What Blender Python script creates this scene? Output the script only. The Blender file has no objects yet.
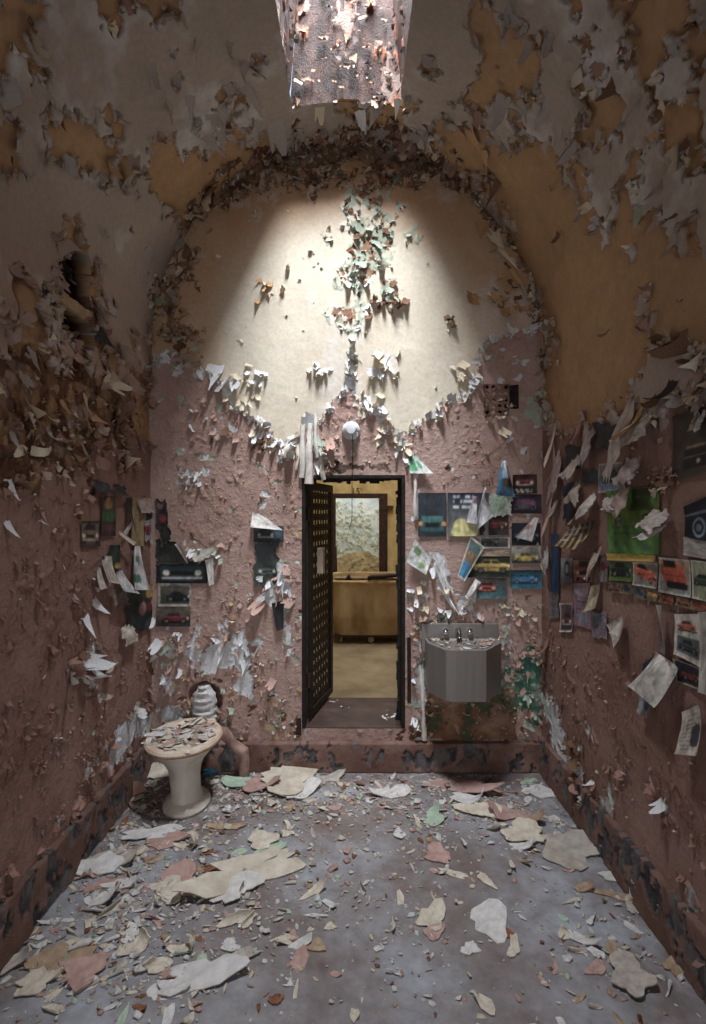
import bpy, math, random
import numpy as np
from mathutils import Vector, Matrix

# ------------------------------------------------------------------ camera, world, lights, exposure
SC = bpy.context.scene
COL = SC.collection
FPX = 524.0                      # focal length in pixels of the 706 x 1024 frame
VPX, VPY = 352.0, 512.0          # vanishing point
EYE = 1.563
YB = 3.2                         # back wall
XL, XR = -1.234, 1.166           # side walls
XC = (XL + XR) / 2
RAD = (XR - XL) / 2
ZS = 2.577                       # spring line of the vault
ZTOP = ZS + RAD

cam_d = bpy.data.cameras.new('camera')
cam = bpy.data.objects.new('camera', cam_d)
COL.objects.link(cam)
cam.location = (0, 0, EYE)
cam.rotation_euler = (math.pi / 2, 0, 0)
cam_d.sensor_fit = 'VERTICAL'
cam_d.sensor_height = 36.0
cam_d.lens = FPX / 1024 * 36.0
cam_d.shift_x = (353 - VPX) / 1024
cam_d.clip_start = 0.02
SC.camera = cam

SC.view_settings.view_transform = 'Standard'
SC.view_settings.look = 'None'
SC.view_settings.gamma = 1.0
SC.view_settings.use_curve_mapping = False
SC.view_settings.exposure = 0.3

world = bpy.data.worlds.new('sky')
SC.world = world
world.use_nodes = True
bg = world.node_tree.nodes['Background']
bg.inputs[0].default_value = (0.62, 0.75, 1.0, 1)
bg.inputs[1].default_value = 1.0


def area_light(name, loc, size, energy, color, rot=(0, 0, 0), spread=None):
    d = bpy.data.lights.new(name, 'AREA')
    d.shape = 'RECTANGLE'
    d.size, d.size_y = size
    d.energy = energy
    d.color = color
    if spread:
        d.spread = spread
    o = bpy.data.objects.new(name, d)
    COL.objects.link(o)
    o.location = loc
    o.rotation_euler = rot
    return o


# shaft of the skylight in the vault
SK_Y0, SK_Y1, SK_HW = 1.95, 2.816, 0.29          # opening in the vault
ST_Y0, ST_Y1, ST_HW, ST_Z = 1.50, 2.62, 0.19, ZTOP + 0.95   # slit of glass above
area_light('skylight_daylight', (XC, (ST_Y0 + ST_Y1) / 2, ST_Z - 0.02), (2 * ST_HW, ST_Y1 - ST_Y0), 185, (0.93, 0.96, 1.0))
area_light('corridor_daylight', (0.3, 5.2, 4.1), (1.2, 2.0), 85, (1.0, 0.95, 0.87))
area_light('far_cell_daylight', (0.1, 9.2, 3.4), (0.6, 0.8), 70, (0.95, 0.98, 1.0))
area_light('rear_fill', (XC, -1.75, 1.15), (0.8, 2.0), 8.5, (1.0, 0.97, 0.94), (math.pi / 2, 0, 0), 1.65)  # added fill lamp behind the camera, no known source there


# ------------------------------------------------------------------ helpers
def lin(c):
    c = np.asarray(c, dtype=np.float64) / 255.0
    return np.where(c <= 0.04045, c / 12.92, ((c + 0.055) / 1.055) ** 2.4)


def rgba(c):
    v = lin(c)
    return (float(v[0]), float(v[1]), float(v[2]), 1.0)


def _hash(ix, iy, seed):
    h = (ix.astype(np.uint32) * np.uint32(374761393)) ^ (iy.astype(np.uint32) * np.uint32(668265263)) ^ np.uint32((seed * 2246822519 + 12345) & 0xffffffff)
    h = (h ^ (h >> np.uint32(13))) * np.uint32(1274126177)
    h = h ^ (h >> np.uint32(16))
    h = h * np.uint32(2654435761)
    return ((h >> np.uint32(8)) & np.uint32(0xffff)).astype(np.float32) / 65535.0


def vnoise(x, y, seed):
    ix, iy = np.floor(x).astype(np.int64), np.floor(y).astype(np.int64)
    fx, fy = (x - ix).astype(np.float32), (y - iy).astype(np.float32)
    fx = fx * fx * fx * (fx * (fx * 6 - 15) + 10)
    fy = fy * fy * fy * (fy * (fy * 6 - 15) + 10)
    a, b = _hash(ix, iy, seed), _hash(ix + 1, iy, seed)
    c, d = _hash(ix, iy + 1, seed), _hash(ix + 1, iy + 1, seed)
    return (a + (b - a) * fx) * (1 - fy) + (c + (d - c) * fx) * fy


def fbm(x, y, size, octv, seed):
    """-1..1 roughly; size = largest feature in metres"""
    s, amp, tot = 0, 1.0, 0.0
    f = 1.0 / size
    for o in range(octv):
        s = s + amp * (vnoise(x * f + 17.3 * o, y * f - 9.1 * o, seed + o) * 2 - 1)
        tot += amp
        amp *= 0.55
        f *= 2.03
    return s / tot * 1.6


def cells(x, y, size, seed):
    """random value per Worley cell, and distance to nearest / second nearest point (in cell units)"""
    x, y = x / size, y / size
    ix, iy = np.floor(x).astype(np.int64), np.floor(y).astype(np.int64)
    d1 = np.full(x.shape, 9.0, np.float32)
    d2 = np.full(x.shape, 9.0, np.float32)
    val = np.zeros(x.shape, np.float32)
    for dx in (-1, 0, 1):
        for dy in (-1, 0, 1):
            jx, jy = ix + dx, iy + dy
            px = jx + _hash(jx, jy, seed)
            py = jy + _hash(jx, jy, seed + 1)
            d = np.hypot(px - x, py - y).astype(np.float32)
            v = _hash(jx, jy, seed + 2)
            near = d < d1
            d2 = np.where(near, d1, np.minimum(d2, d))
            val = np.where(near, v, val)
            d1 = np.where(near, d, d1)
    return val, d1, d2


def poly_sd(px, py, poly):
    """signed distance to a polygon in pixels, positive inside"""
    poly = np.asarray(poly, np.float32)
    px = px.astype(np.float32)
    py = py.astype(np.float32)
    best = np.full(px.shape, 1e9, np.float32)
    inside = np.zeros(px.shape, bool)
    n = len(poly)
    for i in range(n):
        ax, ay = poly[i]
        bx, by = poly[(i + 1) % n]
        ex, ey = bx - ax, by - ay
        t = np.clip(((px - ax) * ex + (py - ay) * ey) / (ex * ex + ey * ey + 1e-9), 0, 1)
        best = np.minimum(best, (px - ax - t * ex) ** 2 + (py - ay - t * ey) ** 2)
        cond = ((ay > py) != (by > py)) & (px < (bx - ax) * (py - ay) / (by - ay + 1e-9) + ax)
        inside ^= cond
    d = np.sqrt(best)
    return np.where(inside, d, -d)


def sstep(a, b, x):
    t = np.clip((x - a) / (b - a), 0, 1)
    return t * t * (3 - 2 * t)


def mix(a, b, t):
    return a + (b - a) * t[..., None]


def project(P):
    """photograph pixel of a point in the room, used to read the layout of stains off the walls"""
    d = np.maximum(P[..., 1], 0.3)
    return VPX + FPX * P[..., 0] / d, VPY - FPX * (P[..., 2] - EYE) / d


# ---- points on surfaces under a pixel of the photograph
def on_back(px, py, y=YB):
    return Vector(((px - VPX) / FPX * y, y, EYE - (py - VPY) / FPX * y))


def on_left(px, py, x=XL):
    y = x * FPX / (px - VPX)
    return Vector((x, y, EYE - (py - VPY) / FPX * y))


def on_right(px, py, x=XR):
    return on_left(px, py, x)


def on_floor(px, py, z=0.0):
    y = FPX * (EYE - z) / (py - VPY)
    return Vector(((px - VPX) / FPX * y, y, z))


def on_vault(px, py):
    dx, dz = (px - VPX) / FPX, (VPY - py) / FPX
    # |(y dx - XC, EYE + y dz - ZS)| = RAD
    ox, oz = -XC, EYE - ZS
    a = dx * dx + dz * dz
    b = 2 * (ox * dx + oz * dz)
    c = ox * ox + oz * oz - RAD * RAD
    y = (-b + math.sqrt(b * b - 4 * a * c)) / (2 * a)
    return Vector((y * dx, y, EYE + y * dz))


def new_obj(name, mesh, parent=None, mats=()):
    o = bpy.data.objects.new(name, mesh)
    COL.objects.link(o)
    if parent is not None:
        o.parent = parent
    return o


def tag(o, label=None, cat=None, group=None, kind=None):
    if label:
        o['label'] = label
    if cat:
        o['category'] = cat
    if group:
        o['group'] = group
    if kind:
        o['kind'] = kind
    return o


def empty(name, loc, rz=0.0):
    o = bpy.data.objects.new(name, None)
    COL.objects.link(o)
    o.location = loc
    o.rotation_euler = (0, 0, rz)
    o.empty_display_size = 0.05
    return o


def raw_mesh(name, V, F, col=None, smooth=False, mat=None, alpha=None):
    """V (n,3), F (m,k) arrays with one k"""
    V = np.asarray(V, np.float32)
    F = np.asarray(F, np.int32)
    me = bpy.data.meshes.new(name)
    me.vertices.add(len(V))
    me.vertices.foreach_set('co', V.ravel())
    m, k = F.shape
    me.loops.add(m * k)
    me.loops.foreach_set('vertex_index', F.ravel())
    me.polygons.add(m)
    me.polygons.foreach_set('loop_start', np.arange(m, dtype=np.int32) * k)
    me.polygons.foreach_set('loop_total', np.full(m, k, np.int32))
    if smooth:
        me.polygons.foreach_set('use_smooth', np.ones(m, bool))
    if col is not None:
        at = me.attributes.new('Col', 'FLOAT_COLOR', 'POINT')
        c = np.ones((len(V), 4), np.float32)
        c[:, :3] = col
        if alpha is not None:
            c[:, 3] = alpha
        at.data.foreach_set('color', c.ravel())
    me.update(calc_edges=True)
    me.validate()
    if mat:
        me.materials.append(mat)
    return me


def grid_faces(nv, nu, keep=None):
    i = np.arange(nv - 1)[:, None] * nu + np.arange(nu - 1)[None, :]
    F = np.stack([i, i + 1, i + 1 + nu, i + nu], -1)
    if keep is not None:
        return F[keep]
    return F.reshape(-1, 4)


def compact(V, F, col=None):
    used = np.unique(F)
    remap = np.full(len(V), -1, np.int64)
    remap[used] = np.arange(len(used))
    return V[used], remap[F], (None if col is None else col[used])


class MB:
    """collects simple shapes into one mesh"""

    def __init__(self):
        self.v, self.f = [], []

    def add(self, vs, fs):
        o = len(self.v)
        self.v += [tuple(v) for v in vs]
        self.f += [tuple(i + o for i in f) for f in fs]
        return self

    def box(self, lo, hi, jit=0.0, rng=random):
        x0, y0, z0 = lo
        x1, y1, z1 = hi
        vs = [(x, y, z) for z in (z0, z1) for y in (y0, y1) for x in (x0, x1)]
        if jit:
            vs = [tuple(c + rng.uniform(-jit, jit) for c in v) for v in vs]
        return self.add(vs, [(0, 2, 3, 1), (4, 5, 7, 6), (0, 1, 5, 4), (2, 6, 7, 3), (0, 4, 6, 2), (1, 3, 7, 5)])

    def rings(self, rings, cap0=True, cap1=True):
        n = len(rings[0])
        o = len(self.v)
        for r in rings:
            self.v += [tuple(p) for p in r]
        for k in range(len(rings) - 1):
            for i in range(n):
                j = (i + 1) % n
                self.f.append((o + k * n + i, o + k * n + j, o + (k + 1) * n + j, o + (k + 1) * n + i))
        if cap0:
            self.f.append(tuple(o + i for i in reversed(range(n))))
        if cap1:
            self.f.append(tuple(o + (len(rings) - 1) * n + i for i in range(n)))
        return self

    def tube(self, pts, r, n=8, caps=True):
        pts = [Vector(p) for p in pts]
        rs = r if isinstance(r, (list, tuple)) else [r] * len(pts)
        rings = []
        up = None
        for i, p in enumerate(pts):
            t = (pts[min(i + 1, len(pts) - 1)] - pts[max(i - 1, 0)]).normalized()
            if up is None:
                up = Vector((0, 0, 1)) if abs(t.z) < 0.9 else Vector((1, 0, 0))
            a = t.cross(up).normalized()
            up = a.cross(t).normalized()
            rings.append([p + (a * math.cos(2 * math.pi * k / n) + up * math.sin(2 * math.pi * k / n)) * rs[i] for k in range(n)])
        return self.rings(rings, caps, caps)

    def lathe(self, prof, n=24, c=(0, 0), sx=1.0, sy=1.0):
        """prof: list of (radius, z) or (radius, z, dx, dy)"""
        rings = []
        for p in prof:
            r, z = p[0], p[1]
            dx, dy = (p[2], p[3]) if len(p) > 3 else (0, 0)
            rings.append([(c[0] + dx + r * sx * math.cos(2 * math.pi * k / n), c[1] + dy + r * sy * math.sin(2 * math.pi * k / n), z) for k in range(n)])
        return self.rings(rings)

    def build(self, name, mat, parent=None, smooth=False, bevel=0.0):
        me = bpy.data.meshes.new(name)
        me.from_pydata(self.v, [], self.f)
        if smooth:
            for p in me.polygons:
                p.use_smooth = True
        me.update()
        me.materials.append(mat)
        o = new_obj(name, me, parent)
        if smooth:
            me.set_sharp_from_angle(angle=math.radians(40))
        if bevel:
            m = o.modifiers.new('bevel', 'BEVEL')
            m.width = bevel
            m.segments = 2
            m.limit_method = 'ANGLE'
        return o


# ------------------------------------------------------------------ materials
def base_mat(name):
    m = bpy.data.materials.new(name)
    m.use_nodes = True
    nt = m.node_tree
    return m, nt, nt.nodes['Principled BSDF']


def nd(nt, typ, **kw):
    n = nt.nodes.new(typ)
    for k, v in kw.items():
        setattr(n, k, v)
    return n


def mixrgb(nt, fac, a, b, blend='MIX'):
    n = nd(nt, 'ShaderNodeMix', data_type='RGBA', blend_type=blend)
    for sock, val in ((n.inputs[0], fac), (n.inputs[6], a), (n.inputs[7], b)):
        if hasattr(val, 'is_linked'):
            nt.links.new(val, sock)
        else:
            sock.default_value = val
    return n.outputs[2]


def noise_out(nt, scale, detail=5, rough=0.6, vec=None, stretch=None):
    tc = nd(nt, 'ShaderNodeTexCoord')
    src = tc.outputs['Object']
    if stretch:
        mp = nd(nt, 'ShaderNodeMapping')
        mp.inputs['Scale'].default_value = stretch
        nt.links.new(src, mp.inputs[0])
        src = mp.outputs[0]
    n = nd(nt, 'ShaderNodeTexNoise')
    n.inputs['Scale'].default_value = scale
    n.inputs['Detail'].default_value = detail
    n.inputs['Roughness'].default_value = rough
    nt.links.new(src, n.inputs['Vector'])
    return n.outputs[0]


def ramp(nt, fac, stops):
    r = nd(nt, 'ShaderNodeValToRGB')
    els = r.color_ramp.elements
    while len(els) < len(stops):
        els.new(0.5)
    for e, (p, c) in zip(els, stops):
        e.position = p
        e.color = c
    nt.links.new(fac, r.inputs[0])
    return r.outputs[0]


def bump(nt, bsdf, height, strength=0.5, dist=0.01):
    b = nd(nt, 'ShaderNodeBump')
    b.inputs['Strength'].default_value = strength
    b.inputs['Distance'].default_value = dist
    nt.links.new(height, b.inputs['Height'])
    nt.links.new(b.outputs[0], bsdf.inputs['Normal'])


def G(v):
    return (v, v, v, 1)


def mat_painted(name, rough=0.85, fine=45, bstr=0.25, bdist=0.003, lo=0.86, hi=1.08, scales=False):
    """colour comes from the 'Col' attribute of the surface; grain and fine relief from noise"""
    m, nt, b = base_mat(name)
    at = nd(nt, 'ShaderNodeAttribute', attribute_name='Col')
    n1 = noise_out(nt, fine, 6, 0.65)
    v = ramp(nt, n1, [(0.25, G(lo)), (0.7, G(hi))])
    c = mixrgb(nt, 1.0, at.outputs['Color'], v, 'MULTIPLY')
    nt.links.new(c, b.inputs['Base Color'])
    b.inputs['Roughness'].default_value = rough
    b.inputs['Specular IOR Level'].default_value = 0.25
    n2 = noise_out(nt, fine * 1.7, 7, 0.7)
    if scales:
        # small blisters and scales of old paint, where alpha says so
        n3 = ramp(nt, noise_out(nt, 42, 4, 0.62), [(0.50, G(0)), (0.60, G(1))])
        n4 = ramp(nt, noise_out(nt, 17, 3, 0.55), [(0.50, G(0)), (0.62, G(1))])
        mm = nd(nt, 'ShaderNodeMath', operation='ADD')
        nt.links.new(n3, mm.inputs[0])
        nt.links.new(n4, mm.inputs[1])
        mu = nd(nt, 'ShaderNodeMath', operation='MULTIPLY')
        nt.links.new(mm.outputs[0], mu.inputs[0])
        nt.links.new(at.outputs['Alpha'], mu.inputs[1])
        ad = nd(nt, 'ShaderNodeMath', operation='MULTIPLY_ADD')
        nt.links.new(n2, ad.inputs[0])
        ad.inputs[1].default_value = 0.5
        nt.links.new(mu.outputs[0], ad.inputs[2])
        bump(nt, b, ad.outputs[0], 0.6, 0.003)
    else:
        bump(nt, b, n2, bstr, bdist)
    return m


def mat_two(name, front, back, rough=0.8, var=0.25, scale=25):
    """front and back of a loose paint flake or a sheet of paper"""
    m, nt, b = base_mat(name)
    g = nd(nt, 'ShaderNodeNewGeometry')
    n1 = noise_out(nt, scale, 5, 0.6)
    v = ramp(nt, n1, [(0.3, G(1 - var)), (0.7, G(1 + var * 0.5))])
    c = mixrgb(nt, g.outputs['Backfacing'], rgba(front), rgba(back))
    c = mixrgb(nt, 1.0, c, v, 'MULTIPLY')
    nt.links.new(c, b.inputs['Base Color'])
    b.inputs['Roughness'].default_value = rough
    b.inputs['Specular IOR Level'].default_value = 0.3
    return m


def mat_noise(name, c0, c1, scale=12, rough=0.8, metallic=0.0, bstr=0.3, bdist=0.004, c2=None, lo=0.35, hi=0.65, stretch=None, spec=0.4):
    m, nt, b = base_mat(name)
    n1 = noise_out(nt, scale, 7, 0.62, stretch=stretch)
    stops = [(lo, rgba(c0)), (hi, rgba(c1))]
    if c2 is not None:
        stops.append((min(hi + 0.1, 0.98), rgba(c2)))
    c = ramp(nt, n1, stops)
    nt.links.new(c, b.inputs['Base Color'])
    b.inputs['Roughness'].default_value = rough
    b.inputs['Metallic'].default_value = metallic
    b.inputs['Specular IOR Level'].default_value = spec
    if bstr:
        bump(nt, b, noise_out(nt, scale * 4, 6, 0.65), bstr, bdist)
    return m


M_WALL = mat_painted('peeling_paint', scales=True)
M_FLAKES = None  # set below


def mat_flake_attr(name):
    m, nt, b = base_mat(name)
    at = nd(nt, 'ShaderNodeAttribute', attribute_name='Col')
    g = nd(nt, 'ShaderNodeNewGeometry')
    back = mixrgb(nt, 0.55, at.outputs['Color'], rgba((205, 188, 165)))
    c = mixrgb(nt, g.outputs['Backfacing'], at.outputs['Color'], back)
    n1 = noise_out(nt, 60, 4, 0.6)
    c = mixrgb(nt, 1.0, c, ramp(nt, n1, [(0.3, G(0.75)), (0.7, G(1.12))]), 'MULTIPLY')
    nt.links.new(c, b.inputs['Base Color'])
    b.inputs['Roughness'].default_value = 0.8
    b.inputs['Specular IOR Level'].default_value = 0.3
    return m


M_FLAKES = mat_flake_attr('loose_paint')
M_RUST = mat_noise('rusty_iron', (30, 22, 20), (72, 46, 36), 18, 0.75, 0.3, 0.5, 0.003)
M_IRON = mat_noise('black_iron', (16, 14, 14), (46, 36, 32), 25, 0.6, 0.4, 0.4, 0.002)
# ------------------------------------------------------------------ colours of the old coats
CREAM = lin((206, 197, 180))
OCHRE = lin((172, 139, 106))
GREYC = lin((168, 155, 144))
MAUVE = lin((164, 141, 127))
PINK = lin((175, 149, 140))
PINKD = lin((152, 119, 108))
SIDEP = lin((152, 122, 112))
SIDED = lin((126, 95, 83))
BROWN = lin((92, 64, 48))
DARK = lin((40, 29, 24))
WHITE = lin((218, 220, 224))
GREENP = lin((162, 172, 156))
TEAL = lin((70, 112, 98))
TAN = lin((176, 150, 120))

# outlines of bare and stained patches, read off the photograph (pixels)
OCHRE_POLYS = [
    [(150, 140), (190, 150), (215, 150), (240, 138), (275, 130), (290, 165), (262, 185), (232, 198), (205, 225), (170, 225), (152, 190)],
    [(124, 370), (150, 362), (152, 440), (130, 446)],
    [(428, 150), (470, 122), (500, 138), (560, 160), (596, 220), (636, 268), (650, 330), (640, 405), (600, 418), (560, 432), (546, 430), (546, 330), (520, 240), (480, 190)],
    [(480, 8), (520, 10), (545, 40), (545, 92), (500, 95), (478, 60)],
    [(610, -10), (690, -10), (690, 28), (640, 52), (615, 30)],
    [(585, 98), (628, 92), (622, 128), (588, 160), (572, 140)],
    [(655, 100), (690, 110), (690, 150), (660, 150)],
    [(640, 262), (700, 250), (760, 270), (760, 360), (690, 350), (650, 340)],
    [(92, 150), (128, 160), (128, 182), (100, 176)],
    [(0, 110), (22, 125), (20, 170), (-10, 165)],
    [(66, 215), (84, 220), (80, 255), (62, 250)],
    [(60, 262), (78, 250), (98, 272), (98, 330), (60, 330)],
]
BROWN_POLYS = [
    [(-80, 350), (20, 342), (60, 350), (84, 330), (108, 370), (130, 410), (126, 462), (70, 492), (20, 486), (-80, 500)],
    [(668, 352), (690, 335), (780, 330), (780, 440), (706, 420), (690, 395)],
    [(652, 420), (670, 415), (674, 480), (656, 484)],
    [(62, 262), (80, 252), (98, 275), (98, 350), (68, 350)],
]
WHITE_POLYS_SIDE = [
    [(96, 762), (120, 726), (150, 694), (150, 726), (128, 752), (104, 780)],
    [(86, 640), (96, 640), (98, 700), (84, 700)],
    [(66, 660), (82, 655), (80, 690), (70, 690)],
    [(545, 690), (556, 700), (575, 760), (590, 800), (570, 790), (552, 740)],
]
CREAM_BACK = [(120, 120), (120, 352), (152, 358), (172, 362), (200, 374), (215, 372), (224, 396), (240, 412), (262, 424), (272, 446), (300, 442), (318, 418),
              (333, 404), (350, 388), (362, 404), (384, 418), (396, 442), (412, 432), (425, 415), (446, 404), (468, 396), (478, 386), (480, 345), (488, 335), (530, 328), (570, 326), (570, 120)]
Z8 = lambda pts: [(130 + x / 3.415, 460 + y / 3.415) for x, y in pts]
WHITE_BACK = [
    Z8([(185, 660), (215, 560), (240, 515), (248, 560), (222, 615), (250, 655), (298, 610), (300, 548), (332, 590), (392, 575), (402, 625), (440, 600), (452, 640), (425, 672), (400, 645), (372, 690), (330, 705), (262, 735), (200, 700)]),
    Z8([(106, 700), (140, 688), (152, 790), (126, 806), (104, 765)]),
    Z8([(104, 842), (182, 828), (184, 890), (104, 902)]),
    Z8([(366, 700), (412, 680), (422, 800), (402, 826), (350, 762), (388, 752)]),
    Z8([(110, 645), (150, 608), (152, 662), (130, 682)]),
    Z8([(500, 345), (540, 350), (550, 400), (545, 460), (500, 500), (450, 470), (480, 430)]),
    Z8([(530, 560), (548, 560), (548, 670), (535, 670)]),
    Z8([(380, 900), (410, 890), (410, 930), (385, 935)]),
    [(414, 640), (422, 640), (428, 720), (428, 742), (418, 738), (415, 690)],
    [(430, 552), (446, 556), (452, 590), (440, 592)],
    [(454, 592), (478, 590), (478, 616), (458, 614)],
    [(415, 462), (419, 470), (418, 518), (414, 518)],
    [(502, 640), (512, 636), (514, 652), (504, 654)],
    [(182, 470), (198, 470), (198, 484), (182, 484)],
]
TEAL_BACK = [[(516, 655), (530, 645), (545, 660), (548, 726), (532, 738), (522, 706), (508, 700), (512, 680)],
             [(500, 655), (514, 655), (512, 690), (500, 680)], [(421, 615), (450, 612), (450, 626), (420, 626)],
             [(418, 652), (424, 652), (424, 664), (418, 664)], [(434, 704), (446, 704), (446, 726), (432, 726)]]
GREEN_BACK = [[(356, 215), (378, 212), (384, 240), (362, 248)], [(522, 398), (540, 392), (540, 420), (520, 418)], [(345, 262), (380, 250), (384, 290), (356, 305)]]


CLIP_AREAS = [
    [(412, 452), (432, 455), (440, 486), (492, 484), (496, 460), (518, 460), (520, 472), (560, 472), (560, 600), (470, 600), (455, 580), (404, 576), (404, 560), (412, 535)],
    [(150, 498), (170, 498), (172, 538), (214, 552), (216, 586), (194, 590), (194, 630), (150, 634)],
    [(252, 512), (286, 514), (284, 545), (282, 584), (286, 632), (270, 632), (252, 590)],
    [(76, 476), (150, 476), (160, 500), (160, 640), (116, 650), (86, 560), (76, 550)],
    [(546, 420), (590, 424), (640, 420), (672, 410), (780, 400), (780, 770), (690, 760), (640, 716), (636, 660), (600, 655), (555, 640), (546, 560)],
]


def multi_sd(px, py, polys):
    r = np.full(px.shape, -1e3, np.float32)
    for p in polys:
        a = np.asarray(p)
        x0, y0 = a.min(0) - 60
        x1, y1 = a.max(0) + 60
        box = (px > x0) & (px < x1) & (py > y0) & (py < y1)
        if box.any():
            r[box] = np.maximum(r[box], poly_sd(px[box], py[box], p))
    return r


# ------------------------------------------------------------------ side walls and vault: one unrolled sheet, cut in three
ARC = math.pi * RAD
SLEN = 2 * ZS + ARC


def perim(s):
    """unrolled length -> x, z, normal into the room (nx, nz)"""
    s = np.asarray(s, np.float64)
    a = np.pi - (s - ZS) / RAD
    x = np.where(s < ZS, XL, np.where(s > ZS + ARC, XR, XC + RAD * np.cos(a)))
    z = np.where(s < ZS, s, np.where(s > ZS + ARC, SLEN - s, ZS + RAD * np.sin(a)))
    nx = np.where(s < ZS, 1.0, np.where(s > ZS + ARC, -1.0, -np.cos(a)))
    nz = np.where((s < ZS) | (s > ZS + ARC), 0.0, -np.sin(a))
    return x, z, nx, nz


def side_fields(S, T):
    x, z, nx, nz = perim(S)
    P = np.stack([x, T, z], -1)
    px, py = project(P)
    n_big = fbm(S, T, 0.45, 4, 11)
    n_mid = fbm(S, T, 0.14, 4, 21)
    n_fin = fbm(S, T, 0.05, 4, 31)
    cv, c1, c2 = cells(S + 0.02 * n_mid, T + 0.02 * n_fin, 0.055, 41)
    cw, w1, w2 = cells(S + 0.03 * n_mid, T + 0.03 * n_fin, 0.13, 47)
    jag = n_mid * 9 + n_fin * 7 + (cv - 0.5) * 12
    right = x > XC
    vault = (S > ZS - 0.45) & (S < ZS + ARC + 0.35)
    # upper coat over ochre
    och = multi_sd(px, py, OCHRE_POLYS) + jag
    rnd = (n_big * 0.75 + n_mid * 0.45 + (cw - 0.5) * 0.8)
    thr = np.where(right, 0.26, 0.50)
    keepout = multi_sd(px, py, OCHRE_POLYS[2:3])
    och = np.where(vault & (z > 2.1), np.maximum(och, (rnd - thr) * 40), och)
    # pink lower coat
    bl = np.where(right, 428 - (px - 545) * 0.12, 355 + (150 - px) * 0.55)
    zb = EYE + (VPY - bl) / FPX * np.maximum(T, 0.3)
    zb = np.where(T < 1.3, np.where(right, 1.75, 1.85), zb)
    pinkf = (zb - z) * 200 + n_mid * 16 + (cv - 0.5) * 22
    brn = multi_sd(px, py, BROWN_POLYS) + jag * 1.5 + n_big * 10 + n_mid * 16 - 9
    # joint of vault and back wall, peeled to a rough dark layer
    dj = YB - T
    arch = np.where(vault, 1.0, 0.0)
    topw = np.clip((z - ZS) / RAD, 0, 1)
    joint = (0.0 + 0.21 * topw ** 3 - dj) * 130 + n_mid * 16 + n_fin * 9 + (cv - 0.5) * 12
    joint = np.where(right & (z < 3.45), joint - 40, joint)
    joint = np.where(vault & (z > 2.45), joint, -50)
    wht = multi_sd(px, py, WHITE_POLYS_SIDE) + jag * 0.8
    low = np.clip(1 - z / 0.75, 0, 1)
    wht = np.maximum(wht, (n_mid * 0.8 + (cv - 0.5) * 1.6 + low * 0.7 - 1.22 - 0.5 * sstep(0.5, 1.2, z)) * 14)
    return dict(P=P, n=(nx, nz), px=px, py=py, och=och, pink=pinkf, brn=brn, joint=joint, wht=wht, cv=cv, cw=cw, cd=c2 - c1, nb=n_big, nm=n_mid, nf=n_fin, right=right)


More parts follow.
